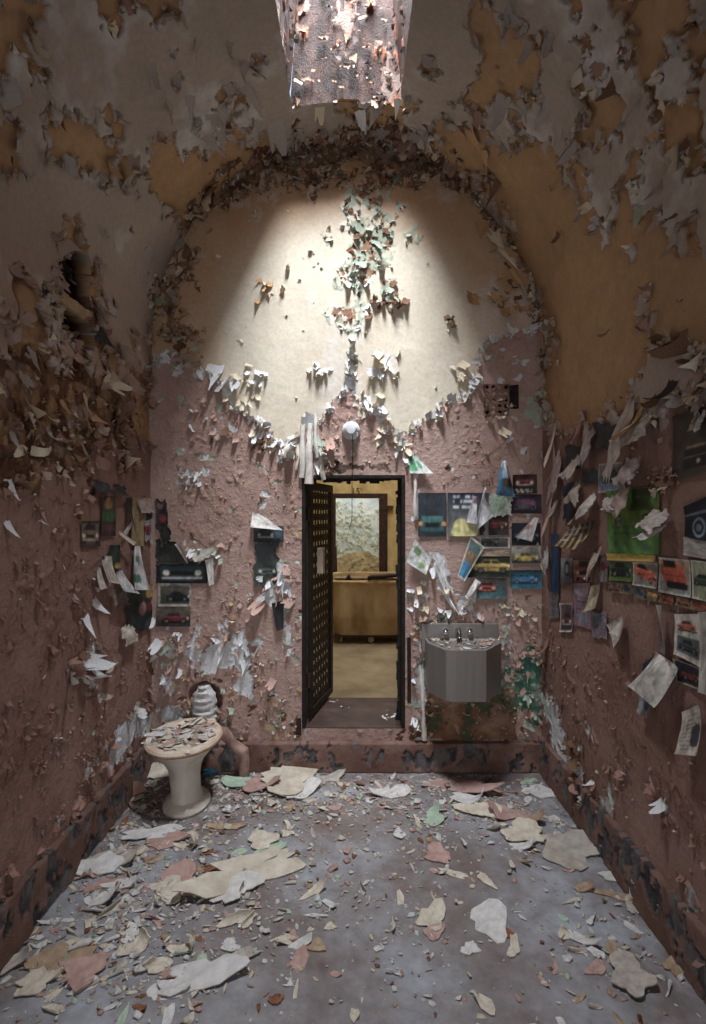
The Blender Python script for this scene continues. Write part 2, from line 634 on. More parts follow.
def side_surface(S, T):
    f = side_fields(S, T)
    z = f['P'][..., 2]
    sh = f['P'][..., 0]
    coat = mix(np.broadcast_to(GREYC, f['P'].shape), np.broadcast_to(MAUVE, f['P'].shape), sstep(3.0, 2.2, z) * (~f['right']))
    coat = coat * (1 + 0.10 * f['nb'])[..., None]
    och = OCHRE * (1 + 0.10 * f['nb'] + 0.06 * f['nf'])[..., None]
    # lighter stains on the grey coat
    coat = mix(coat, np.broadcast_to(WHITE, coat.shape), np.clip(f['nb'] * 0.7 + f['nm'] * 0.4 - 0.12 + 0.12 * f['right'], 0, 0.5))
    is_och = (f['och'] > 0)
    c = np.where(is_och[..., None], och, coat)
    is_pink = f['pink'] > 0
    pk = mix(np.broadcast_to(SIDEP, c.shape), np.broadcast_to(SIDED, c.shape), np.clip(0.5 + 0.5 * f['nb'] + 0.3 * f['nm'], 0, 1))
    c = np.where((is_pink & ~is_och)[..., None], pk, c)
    is_brn = (f['brn'] > 0) | (f['joint'] > 0)
    bcol = mix(np.broadcast_to(BROWN * 1.35, c.shape), np.broadcast_to(OCHRE, c.shape), np.clip((f['cv'] - 0.62) * 3, 0, 0.8))
    bcol = mix(bcol, np.broadcast_to(DARK, c.shape), np.clip(f['nf'] * 0.8 + f['nm'] * 0.4 - 0.2, 0, 0.7))
    bcol = mix(bcol, np.broadcast_to(MAUVE, c.shape), np.clip((0.2 - f['cv']) * 6, 0, 0.8))
    c = np.where(is_brn[..., None], bcol, c)
    is_wht = (f['wht'] > 0) & ~is_brn
    wc = mix(np.broadcast_to(WHITE, c.shape), np.broadcast_to(GREENP, c.shape), np.clip(f['nm'] - 0.3, 0, 1))
    c = np.where(is_wht[..., None], wc, c)
    # brown glue residue plus painted shadow along the lifted paint edges
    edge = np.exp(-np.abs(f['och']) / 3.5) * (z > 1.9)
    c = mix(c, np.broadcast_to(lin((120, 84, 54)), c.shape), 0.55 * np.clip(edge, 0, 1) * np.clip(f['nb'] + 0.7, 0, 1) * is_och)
    # relief
    h = 0.006 * f['nb'] + 0.0025 * f['nm']
    h = h + np.where(is_och, -0.008, 0.009)
    blister = np.clip(f['nf'] * 0.8 + f['nm'] * 0.4, 0, 1) ** 1.5
    h = h + np.where(is_pink & ~is_och, 0.004 * blister, 0.0)
    h = h + np.where(is_wht, -0.006, 0)
    h = h + np.where(is_brn, -0.012 + 0.014 * f['nf'] + 0.012 * (f['cv'] - 0.5), 0)
    # shards of the pink coat standing proud
    up = is_pink & ~is_wht & ~is_brn & (f['cv'] > 0.86) & (f['nm'] > 0.05)
    h = h + np.where(up, 0.007 * np.clip(f['cd'] * 3, 0, 1), 0)
    # hole with a ledge high in the left wall
    hs = HOLE_S - S
    inhole = (np.abs(S - HOLE_S) < 0.225 + 0.03 * f['nm']) & (((T - HOLE_T) / 0.13) ** 2 + (np.clip((S - HOLE_S - 0.06) / 0.165, 0, 2)) ** 2 < 1 + 0.35 * f['nm'])
    hh = -0.10 - 0.03 * f['nm'] + 0.05 * (f['cv'] - 0.5)
    hh = np.where(np.abs(S - HOLE_S + 0.05) < 0.03, -0.02 + 0.01 * f['nf'], hh)
    h = np.where(inhole, hh, h)
    hc = np.where((np.abs(S - HOLE_S + 0.05) < 0.03)[..., None], TAN, mix(np.broadcast_to(DARK, c.shape), np.broadcast_to(OCHRE, c.shape), np.clip((f['cv'] - 0.72) * 4, 0, 0.9)))
    c = np.where(inhole[..., None], hc, c)
    clip = np.where(z < 2.2, multi_sd(f['px'], f['py'], CLIP_AREAS[3:]), -100.0)
    f['clip'] = clip
    h = np.where(inhole, h, h * (1 - 0.75 * sstep(-16, 6, clip + 6 * f['nm']) * (z < 2.2)))
    P = f['P'].copy()
    P[..., 0] += f['n'][0] * h
    P[..., 2] += f['n'][1] * h
    f['coat'] = np.where(is_brn | is_wht | is_och, -1.0, 1.0) 
    f['edgefield'] = np.minimum(np.minimum(-f['och'], -f['wht']), np.minimum(-f['brn'], -f['joint']))
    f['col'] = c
    return P, c, f


hp = on_left(79, 295)
HOLE_S, HOLE_T = hp.z, hp.y

STEP = 0.006
t_fine = np.arange(1.50, YB + STEP * 0.5, STEP)
t_fine[-1] = YB
t_fine = np.append(t_fine, YB + 0.04)
t_axis = np.concatenate([np.arange(-1.6, 1.50, 0.05), t_fine])


def s_axis(a, b):
    n = int(round((b - a) / STEP))
    return np.linspace(a, b, n + 1)


SIDE = {}
for nm, a, b in (('wall_left', 0.0, ZS), ('ceiling', ZS, ZS + ARC), ('wall_right', ZS + ARC, SLEN)):
    sa = s_axis(a, b)
    S, T = np.meshgrid(sa, t_axis, indexing='ij')
    P, c, f = side_surface(S, T)
    keep = np.ones((len(sa) - 1, len(t_axis) - 1), bool)
    if nm == 'ceiling':
        xm = (P[:-1, :-1, 0] + P[1:, 1:, 0]) / 2
        tm = (T[:-1, :-1] + T[1:, 1:]) / 2
        keep = ~((np.abs(xm - XC) < SK_HW) & (tm > SK_Y0) & (tm < SK_Y1))
    F = grid_faces(len(sa), len(t_axis), keep)
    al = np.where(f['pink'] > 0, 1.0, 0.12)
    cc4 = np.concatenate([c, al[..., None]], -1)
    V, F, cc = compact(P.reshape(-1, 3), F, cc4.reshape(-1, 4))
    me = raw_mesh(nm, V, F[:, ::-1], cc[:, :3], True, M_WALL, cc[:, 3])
    o = new_obj(nm, me)
    tag(o, kind='structure')
    SIDE[nm] = dict(obj=o, S=S, T=T, P=P, f=f)
tag(SIDE['wall_left']['obj'], 'side wall of blistered pink paint with an oval hole above')
tag(SIDE['wall_right']['obj'], 'side wall of blistered pink paint papered with car clippings')
tag(SIDE['ceiling']['obj'], 'barrel vault with grey paint peeling off ochre plaster')

# ------------------------------------------------------------------ back wall
DX0, DX1, DZ0, DZ1 = (302 - VPX) / FPX * YB, (405 - VPX) / FPX * YB, EYE - (728 - VPY) / FPX * YB, EYE - (475 - VPY) / FPX * YB
TH = on_back(205, 700)


def back_fields(X, Z):
    P = np.stack([X, np.full_like(X, YB), Z], -1)
    px, py = project(P)
    n_big = fbm(X, Z, 0.45, 4, 111)
    n_mid = fbm(X, Z, 0.12, 4, 121)
    n_fin = fbm(X, Z, 0.045, 4, 131)
    cv, c1, c2 = cells(X + 0.02 * n_mid, Z + 0.02 * n_fin, 0.04, 141)
    cw, _, _ = cells(X + 0.02 * n_mid, Z + 0.02 * n_fin, 0.085, 147)
    jag = n_mid * 5 + n_fin * 4 + (cv - 0.5) * 8
    cream = poly_sd(px, py, CREAM_BACK) + jag * 0.9
    wht = multi_sd(px, py, WHITE_BACK) + jag * 0.55
    teal = multi_sd(px, py, TEAL_BACK) + jag * 1.3
    grn = multi_sd(px, py, GREEN_BACK) + jag * 1.5
    rr = np.hypot(X - XC, Z - ZS)
    ring = np.where(Z > ZS, RAD - rr, np.minimum(X - XL, XR - X))
    topw = np.clip((Z - ZS) / RAD, 0, 1)
    joint = (0.004 + 0.12 * topw ** 4 - ring) * 164 + n_mid * 9 + n_fin * 6 + (cv - 0.5) * 7
    joint = np.where(Z > 2.2, joint, -50)
    # left of the apex the arch edge is broken far into the wall
    lob = poly_sd(px, py, [(150, 300), (160, 250), (200, 200), (260, 165), (430, 160), (430, 190), (300, 190), (240, 205), (205, 235), (192, 290), (195, 360), (160, 345)]) + jag * 2.6 - 9
    joint = np.maximum(joint, lob * 0.8)
    ctr = poly_sd(px, py, [(340, 190), (402, 190), (402, 240), (396, 290), (384, 300), (368, 300), (350, 320), (345, 280)])
    return dict(P=P, px=px, py=py, nb=n_big, nm=n_mid, nf=n_fin, cv=cv, cw=cw, cd=c2 - c1, cream=cream, wht=wht, teal=teal, grn=grn, joint=joint, ctr=ctr, ring=ring)


def back_surface(X, Z):
    f = back_fields(X, Z)
    px, py = f['px'], f['py']
    sh = f['P'].shape
    B = lambda c: np.broadcast_to(c, sh)
    cr = mix(B(CREAM), B(OCHRE), np.clip(0.10 + 0.25 * f['nb'] + sstep(85, 35, np.abs(f['ring']) * 164 + 14 * f['nb']) * 0.8, 0, 0.95))  # tan toward the arch paints in the dimmer wall outside the skylight beam
    cr = mix(cr, B(WHITE), np.clip(f['nb'] * 0.5 + f['nm'] * 0.3 - 0.1, 0, 0.35))
    pk = mix(B(PINK), B(PINKD), np.clip(0.22 + 0.3 * f['nb'] + 0.25 * f['nm'], 0, 0.8))
    pk = mix(pk, B(MAUVE), np.clip(f['nm'] * 0.6 - 0.1, 0, 0.5))
    is_cream = f['cream'] > 0
    c = np.where(is_cream[..., None], cr, pk)
    # specks where chips have gone
    speck = (~is_cream) & (f['cv'] > 0.95) & (f['nf'] > 0.2)
    speck2 = (~is_cream) & (f['cv'] < 0.03) & (f['nf'] > 0.15)
    c = np.where(speck[..., None], WHITE * 0.85, c)
    c = np.where(speck2[..., None], GREENP, c)
    # beige and green scaling left of the corner and below the sink
    low = sstep(600, 690, py) * ((px > 395) | (px < 300))
    sc = (f['nm'] * 0.7 + (f['cv'] - 0.5) * 1.5 + low * 0.62 - 1.12) > 0
    scol = np.where((f['cw'] > 0.55)[..., None], TAN, np.where((f['cw'] > 0.3)[..., None], GREENP * 0.85, BROWN * 1.3))
    c = np.where((sc & ~is_cream)[..., None], scol, c)
    is_wht = f['wht'] > 0
    c = np.where(is_wht[..., None], mix(B(WHITE * 0.95), B(GREENP), np.clip(f['nm'] * 0.4 - 0.1, 0, 0.4)), c)
    is_teal = f['teal'] > 0
    c = np.where(is_teal[..., None], mix(B(TEAL), B(GREENP * 0.8), np.clip((f['cv'] - 0.55) * 3, 0, 1)), c)
    grn = (f['grn'] > 2)
    c = np.where(grn[..., None], GREENP, c)
    ctr = (f['ctr'] + f['nm'] * 22 + (f['cv'] - 0.5) * 20 - 4) > 0
    ccol = np.where((f['cv'] > 0.66)[..., None], GREENP, np.where((f['cw'] > 0.55)[..., None], B(CREAM) * 1.02, np.where((f['cw'] > 0.28)[..., None], GREENP * 0.9, lin((140, 108, 88)))))
    c = np.where(ctr[..., None], ccol, c)
    # stained patch under the sink and dark boards of the lintel
    us = poly_sd(px, py, [(428, 690), (514, 690), (516, 740), (430, 740)]) + f['nm'] * 5
    c = np.where((us > 0)[..., None], mix(mix(B(lin((168, 142, 122))), B(lin((122, 88, 68))), np.clip(0.2 + f['nb'] + f['nm'] * 0.6 + (f['py'] - 715) * 0.02, 0, 1)), B(lin((66, 80, 60))), np.clip((f['nm'] + f['nf'] * 0.4 - 0.42) * 3.5, 0, 0.85)), c)
    lint = poly_sd(px, py, [(322, 463), (384, 464), (390, 470), (320, 470)]) + f['nf'] * 4 + f['nm'] * 3
    c = np.where((lint > 0)[..., None], mix(B(DARK), B(MAUVE), f['cv'] * 0.5), c)
    is_j = f['joint'] > 0
    jc = mix(B(lin((112, 86, 68))), B(lin((146, 116, 92))), np.clip(0.5 + f['nf'], 0, 1))
    jc = mix(jc, B(DARK), np.clip(f['nm'] * 0.9 - 0.1, 0, 0.6))
    jc = mix(jc, B(OCHRE), np.clip((f['cv'] - 0.75) * 4, 0, 0.8))
    c = np.where(is_j[..., None], jc, c)
    # relief: layers of paint, blisters, hole behind the toilet
    h = 0.004 * f['nb'] + 0.002 * f['nm']
    blister = np.clip(f['nf'] * 0.8 + f['nm'] * 0.4, 0, 1) ** 1.4
    h = h + np.where(is_cream, 0.0, 0.004 + 0.0035 * blister)
    h = h + np.where(speck | speck2, -0.004, 0)
    h = h + np.where(is_wht | is_teal, -0.006, 0)
    h = h + np.where(sc & ~is_cream, -0.003 + 0.006 * (f['cw'] - 0.5), 0)
    h = h + np.where(ctr, 0.008 * (f['cw'] - 0.5) + 0.004 * (f['cv'] - 0.5), 0)
    h = h + np.where(is_j, -0.010 + 0.012 * f['nf'] + 0.012 * (f['cv'] - 0.5), 0)
    up = ~is_cream & (f['cv'] > 0.78) & (f['cv'] < 0.93) & (f['nm'] > 0.0)
    h = h + np.where(up, 0.006 * np.clip(f['cd'] * 3, 0, 1), 0)
    hd = ((X - TH.x) / 0.098) ** 2 + ((Z - TH.z) / 0.105) ** 2 + 0.35 * f['nm']
    h = np.where(hd < 1, -0.045, h)
    c = np.where((hd < 1)[..., None], mix(B(BROWN), B(PINKD), f['cv'] * 0.6), c)
    clip = multi_sd(px, py, CLIP_AREAS[:3])
    f['clip'] = clip
    h = h * (1 - 0.75 * sstep(-14, 5, clip + 5 * f['nm']))
    P = f['P'].copy()
    P[..., 1] -= h
    f['col'] = c
    jn = np.minimum(-f['joint'], np.minimum(-f['wht'], -f['teal']))
    f['edgefield'] = jn
    f['creamedge'] = f['cream']
    f['ctrm'] = ctr
    return P, c, f


xs = np.linspace(XL - 0.05, XR + 0.05, int((XR - XL + 0.1) / STEP) + 1)
zs = np.linspace(0, ZTOP + 0.06, int((ZTOP + 0.06) / STEP) + 1)
for lst, vals in ((xs, (DX0, DX1)), (zs, (DZ0, DZ1))):
    for v in vals:
        lst[np.argmin(np.abs(lst - v))] = v
Zg, Xg = np.meshgrid(zs, xs, indexing='ij')
# rows above the spring line narrow to the arch
hw = np.where(zs > ZS, np.sqrt(np.maximum(RAD ** 2 - np.maximum(zs - ZS, 0) ** 2, 0)), RAD)
P, c, f = back_surface(Xg, Zg)
rr = np.hypot(Xg - XC, Zg - ZS)
mid = lambda A: (A[:-1, :-1] + A[1:, 1:]) / 2
keep = ~((mid(Xg) > DX0) & (mid(Xg) < DX1) & (mid(Zg) > DZ0) & (mid(Zg) < DZ1))
keep &= (mid(Zg) < ZS) | (mid(rr) < RAD + 0.06)
F = grid_faces(len(zs), len(xs), keep)
al = np.where(f['cream'] > 0, 0.10, np.where(f['wht'] > 0, 0.2, 1.0))
V, F, cc = compact(P.reshape(-1, 3), F, np.concatenate([c, al[..., None]], -1).reshape(-1, 4))
wb = new_obj('wall_back', raw_mesh('wall_back', V, F, cc[:, :3], True, M_WALL, cc[:, 3]))
tag(wb, 'end wall with cream paint above pink around the cell doorway', kind='structure')
BACK = dict(obj=wb, X=Xg, Z=Zg, P=P, f=f)

# ------------------------------------------------------------------ wall behind the camera, with an invented doorway to admit fill light
m_rear = mat_noise('rear_plaster', (150, 120, 108), (190, 165, 150), 6, 0.9)
rw = MB()
rw.box((XL, -1.7, 0), (XC - 0.42, -1.6, ZTOP)).box((XC + 0.42, -1.7, 0), (XR, -1.6, ZTOP)).box((XC - 0.42, -1.7, 2.15), (XC + 0.42, -1.6, ZTOP))
tag(rw.build('wall_front', m_rear), 'plaster wall with an added doorway for fill light behind the viewer', kind='structure')

# ------------------------------------------------------------------ floor
m, nt, b = base_mat('worn_concrete')
n1 = noise_out(nt, 1.6, 6, 0.6)
n2 = noise_out(nt, 14, 8, 0.7)
n3 = noise_out(nt, 3.2, 5, 0.65, stretch=(1, 0.8, 1))
c = ramp(nt, n1, [(0.34, rgba((110, 97, 92))), (0.5, rgba((132, 128, 130))), (0.66, rgba((158, 162, 170)))])
c = mixrgb(nt, ramp(nt, n3, [(0.55, G(0)), (0.68, G(0.55))]), c, rgba((104, 72, 62)))
c = mixrgb(nt, 1.0, c, ramp(nt, n2, [(0.3, G(0.68)), (0.7, G(1.2))]), 'MULTIPLY')
nt.links.new(c, b.inputs['Base Color'])
b.inputs['Roughness'].default_value = 0.62
b.inputs['Specular IOR Level'].default_value = 0.35
bump(nt, b, noise_out(nt, 60, 8, 0.7), 0.5, 0.004)
M_FLOOR = m
xf = np.linspace(XL - 0.02, XR + 0.02, 121)
yf = np.linspace(-1.7, YB + 0.02, 246)
Yg2, Xg2 = np.meshgrid(yf, xf, indexing='ij')
Zf = 0.004 * fbm(Xg2, Yg2, 0.5, 4, 301) - 0.004
fl = new_obj('floor', raw_mesh('floor', np.stack([Xg2, Yg2, Zf], -1).reshape(-1, 3), grid_faces(len(yf), len(xf)), None, True, M_FLOOR))
tag(fl, 'grey concrete floor strewn with paint chips', kind='structure')

# ------------------------------------------------------------------ plinths along the walls
M_PLINTH = mat_painted('plinth_paint', 0.85, 70, 0.8, 0.01)


def plinth(name, a, b, inward, h=0.2, th=0.035, seed=1, bt=0.2):
    """strip of cement plinth from a to b (floor points), leaning on the wall; inward = unit vector into the room"""
    a, b, inward = np.array(a, float), np.array(b, float), np.array(inward, float)
    L = np.linalg.norm(b - a)
    nu = int(L / 0.008) + 1
    prof = []
    for i in range(22):
        prof.append((th + 0.012 - 0.012 * i / 21, h * i / 21))
    for i in range(1, 6):
        prof.append((th * (1 - i / 5), h + 0.004 * i / 5))
    U = np.linspace(0, L, nu)
    off = np.array([p[0] for p in prof])
    zz = np.array([p[1] for p in prof])
    Ug, Og = np.meshgrid(U, off, indexing='xy')
    Zg_ = np.repeat(zz[:, None], nu, 1)
    nm_, nf_ = fbm(Ug, Zg_, 0.16, 4, 500 + seed), fbm(Ug, Zg_ * 0.6, 0.05, 4, 520 + seed)
    cv, c1, c2 = cells(Ug, Zg_ * 0.7, 0.05, 540 + seed)
    bare = (0.55 * nm_ + 0.55 * nf_ + (cv - 0.5) * 0.9 + 0.3 * np.sin(Zg_ / h * 3.1)) > bt
    c = mix(np.broadcast_to(SIDED * 0.75, Ug.shape + (3,)), np.broadcast_to(SIDEP * 0.8, Ug.shape + (3,)), np.clip(nm_ + 0.4, 0, 1))
    dk = mix(np.broadcast_to(lin((60, 58, 60)), Ug.shape + (3,)), np.broadcast_to(lin((106, 100, 100)), Ug.shape + (3,)), np.clip(nf_ * 1.2 + 0.3, 0, 1))
    c = np.where(bare[..., None], dk, c)
    o_ = Og + np.where(bare, -0.004, 0.004) + 0.004 * nf_
    P = a[None, None] + (b - a)[None, None] / L * Ug[..., None] + inward[None, None] * np.maximum(o_, 0.0005)[..., None]
    P[..., 2] = Zg_
    F = grid_faces(len(prof), nu)
    me = raw_mesh(name, P.reshape(-1, 3), F, c.reshape(-1, 3), True, M_PLINTH)
    o = new_obj(name, me)
    tag(o, kind='structure')
    return o


tag(plinth('baseboard_left', (XL, -1.6, 0), (XL, YB, 0), (1, 0, 0), 0.2, 0.03, 1), 'flaking cement plinth below the pink wall by the toilet')
tag(plinth('baseboard_right', (XR, YB, 0), (XR, -1.6, 0), (-1, 0, 0), 0.2, 0.03, 2), 'flaking cement plinth below the wall of clippings')
tag(plinth('baseboard_back', (XL, YB, 0), (XR, YB, 0), (0, -1, 0), 0.165, 0.04, 3, 0.42), 'pink cement plinth under the doorway and the sink')

# ------------------------------------------------------------------ shaft of the skylight
M_SHAFT = mat_painted('rusty_shaft', 0.6, 60, 0.9, 0.012)


def shaft_face(a0, a1, b0, b1, seed):
    """a0-a1 lower edge on the vault, b0-b1 upper edge"""
    a0, a1, b0, b1 = [np.array(p, float) for p in (a0, a1, b0, b1)]
    n, mv = 90, 110
    u, v = np.meshgrid(np.linspace(0, 1, n), np.linspace(0, 1, mv), indexing='xy')
    lo = a0 + (a1 - a0) * u[..., None]
    lo[..., 2] = ZS + np.sqrt(np.maximum(RAD ** 2 - (lo[..., 0] - XC) ** 2, 0)) + 0.002
    hi = b0 + (b1 - b0) * u[..., None]
    P = lo + (hi - lo) * v[..., None]
    n_ = np.cross(a1 - a0, b0 - a0)
    n_ = n_ / np.linalg.norm(n_)
    ctr_ = np.array([XC, (SK_Y0 + SK_Y1) / 2, ZTOP + 0.3])
    if np.dot(ctr_ - (a0 + b1) / 2, n_) < 0:
        n_ = -n_
    wid = np.linalg.norm(a1 - a0)
    uu, vv = u * wid, v * 0.65
    nm_, nf_ = fbm(uu, vv, 0.14, 4, 600 + seed), fbm(uu, vv, 0.05, 4, 620 + seed)
    cv, c1, c2 = cells(uu + 0.02 * nm_, vv + 0.02 * nf_, 0.038, 640 + seed)
    rust = mix(np.broadcast_to(lin((34, 21, 18)), P.shape), np.broadcast_to(lin((62, 41, 35)), P.shape), np.clip(nf_ + 0.4, 0, 1))
    chip = (nm_ * 0.9 + nf_ * 0.4 + (cv - 0.5) * 0.8) > 0.5
    chipc = np.where((cv > 0.86)[..., None], lin((110, 62, 36)), np.where((cv > 0.35)[..., None], lin((106, 88, 80)), lin((66, 45, 38))))
    c = np.where(chip[..., None], chipc, rust)
    h = 0.004 * nm_ + np.where(chip, 0.003 + 0.006 * cv, 0.003 * nf_)
    P = P + n_[None, None] * h[..., None]
    return P.reshape(-1, 3), grid_faces(mv, n), c.reshape(-1, 3)


xa, xb = XC - SK_HW - 0.014, XC + SK_HW + 0.014
SKA, SKB = SK_Y0 - 0.014, SK_Y1 + 0.014
ta, tb = XC - ST_HW, XC + ST_HW
VV, FF, CC = [], [], []
o_ = 0
for k, q in enumerate([((xa, SKB, 0), (xb, SKB, 0), (ta, ST_Y1, ST_Z), (tb, ST_Y1, ST_Z)),
                       ((xa, SKA, 0), (xb, SKA, 0), (ta, ST_Y0, ST_Z), (tb, ST_Y0, ST_Z)),
                       ((xa, SKA, 0), (xa, SKB, 0), (ta, ST_Y0, ST_Z), (ta, ST_Y1, ST_Z)),
                       ((xb, SKA, 0), (xb, SKB, 0), (tb, ST_Y0, ST_Z), (tb, ST_Y1, ST_Z))]):
    q = [list(p) for p in q]
    for p in q[:2]:
        p[2] = ZS + math.sqrt(RAD ** 2 - (p[0] - XC) ** 2)
    a, bq, cq = shaft_face(*q, k * 7)
    VV.append(a)
    FF.append(bq + o_)
    CC.append(cq)
    o_ += len(a)
wn = new_obj('window_1', raw_mesh('skylight_shaft', np.concatenate(VV), np.concatenate(FF), np.concatenate(CC), True, M_SHAFT))
tag(wn, 'rusty tapering skylight shaft cut through the vault', kind='structure')
m, nt, b = base_mat('skylight_glass')
b.inputs['Base Color'].default_value = (0.8, 0.88, 0.95, 1)
b.inputs['Roughness'].default_value = 0.25
b.inputs['Transmission Weight'].default_value = 1.0
MB().box((ta - 0.01, ST_Y0 - 0.01, ST_Z), (tb + 0.01, ST_Y1 + 0.01, ST_Z + 0.008)).build('pane', m, wn)
# ------------------------------------------------------------------ curling flakes of paint
rngf = random.Random(5)


def flake_template(rng, curl, width, point):
    """unit flake: attached edge at v = 0, curling off the wall; columns u, rows v, height n"""
    nu, nv = 7, 5
    pk = rng.uniform(0.25, 0.75)
    L = []
    for i in range(nu):
        t = i / (nu - 1)
        L.append(max(0.22, 1 - point * abs(t - pk) * 1.5 + rng.uniform(-0.24, 0.2)))
    A = curl * rng.uniform(0.75, 1.25)
    l0 = rng.uniform(0.06, 0.38)
    taper = rng.uniform(0.0, 0.45)
    skew = rng.uniform(-0.35, 0.35)
    wob = [[rng.uniform(-0.05, 0.05) for i in range(nu)] for j in range(nv)]
    ripple = rng.uniform(0.0, 0.1)
    V = []
    for j in range(nv):
        for i in range(nu):
            t = i / (nu - 1)
            s = j / (nv - 1) * L[i]
            v = n = 0.0
            K = 8
            for k in range(K):
                th = l0 + A * ((k + 0.5) / K * s) ** 1.15
                v += math.cos(th) * s / K
                n += math.sin(th) * s / K
            u = (t - 0.5) * width * (1 - taper * s) + skew * s
            if j == 0:
                v += rng.uniform(-0.08, 0.04)
            if 0 < i < nu - 1:
                u += wob[j][i] * width
            V.append((u, v, n + 0.12 * s * (t - 0.5) * skew + ripple * math.sin(t * 5 + skew * 9) * s))
    F = [(j * nu + i, j * nu + i + 1, (j + 1) * nu + i + 1, (j + 1) * nu + i) for j in range(nv - 1) for i in range(nu - 1)]
    return np.array(V, np.float32), np.array(F, np.int32)


TEMPL = []
for k in range(30):
    TEMPL.append(flake_template(rngf, (0.35, 0.8, 1.4, 2.3, 3.6)[k % 5], rngf.uniform(0.55, 1.2), (0.3, 0.9, 1.3)[k % 3]))
FLAKE_MATS = {}
for nm_, fr, bk in (('pink', (184, 152, 140), (200, 184, 170)), ('rose', (156, 121, 108), (186, 166, 150)), ('cream', (214, 200, 176), (216, 206, 188)),
                    ('white', (216, 217, 220), (210, 204, 196)), ('grey', (170, 159, 151), (178, 158, 134)), ('mauve', (164, 139, 127), (182, 162, 142)),
                    ('ochre', (190, 152, 112), (182, 148, 112)), ('brown', (110, 82, 64), (150, 122, 98)), ('green', (160, 170, 154), (204, 202, 192)), ('dark', (54, 48, 46), (96, 92, 90))):
    FLAKE_MATS[nm_] = (mat_two('flake_' + nm_, fr, bk), lin(fr))
TMESH = {}


def flake_mesh(ti, mat):
    key = (ti, mat)
    if key not in TMESH:
        V, F = TEMPL[ti]
        TMESH[key] = raw_mesh('paint_flake_' + mat, V, F, None, True, FLAKE_MATS[mat][0])
    return TMESH[key]


def nearest_mat(c):
    return min(FLAKE_MATS, key=lambda k: float(np.sum((np.sqrt(FLAKE_MATS[k][1]) - np.sqrt(np.maximum(c, 0))) ** 2)))


def flake_frame(d, n):
    n = n / (np.linalg.norm(n) + 1e-9)
    d = d - n * np.dot(d, n)
    d = d / (np.linalg.norm(d) + 1e-9)
    u = np.cross(d, n)
    return np.stack([u, d, n], 1)      # columns


class FlakeSet:
    def __init__(self, parent, label):
        self.parent, self.label, self.items = parent, label, []

    def add(self, P, d, n, size, col, ti=None, force=None, wf=1.0):
        if ti is None:
            ti = rngf.randrange(len(TEMPL))
        self.items.append((np.array(P, float), np.array(d, float), np.array(n, float), size, np.array(col, float), ti, force, wf))

    def build(self, limit=286):
        def seen(it):
            y = max(it[0][1], 0.4)
            px, py = VPX + FPX * it[0][0] / y, VPY - FPX * (it[0][2] - EYE) / y
            if not (-5 < px < 711 and -5 < py < 1029) or it[0][1] < 0.5:
                return 0
            return it[3] * FPX / y
        self.items.sort(key=lambda it: -seen(it) * (2.0 if it[6] else 1.0))
        for P, d, n, size, col, ti, force, wf in self.items[:limit]:
            R = flake_frame(d, n)
            R = R * np.array([wf, 1.0, 1.0])
            o = new_obj('paint_flake', flake_mesh(ti, force or nearest_mat(col)), self.parent)
            M = np.eye(4)
            M[:3, :3] = R * size
            M[:3, 3] = P
            o.matrix_world = Matrix(M.tolist())
        rest = self.items[limit:]
        if not rest:
            return
        VV, FF, CC, off = [], [], [], 0
        for P, d, n, size, col, ti, force, wf in rest:
            V, F = TEMPL[ti]
            if size < 0.022:            # tiny ones keep every other row and column
                idx = np.arange(35).reshape(5, 7)[::2, ::2].ravel()
                V = V[idx]
                F = grid_faces(3, 4)
            VV.append((V * size) @ flake_frame(d, n).T + P)
            FF.append(F + off)
            CC.append(np.broadcast_to(col, V.shape))
            off += len(V)
        me = raw_mesh('small_flakes', np.concatenate(VV), np.concatenate(FF), np.concatenate(CC), True, M_FLAKES)
        o = new_obj('small_flakes', me, self.parent)
        tag(o, self.label, kind='stuff')


def smooth_grad(e, ds, dt):
    k = np.array([1, 2, 3, 2, 1], float)
    k /= k.sum()
    for ax in (0, 1):
        e = np.apply_along_axis(lambda r: np.convolve(r, k, 'same'), ax, e)
    return np.gradient(e, axis=0) / ds, np.gradient(e, axis=1) / dt


nprng = np.random.default_rng(3)
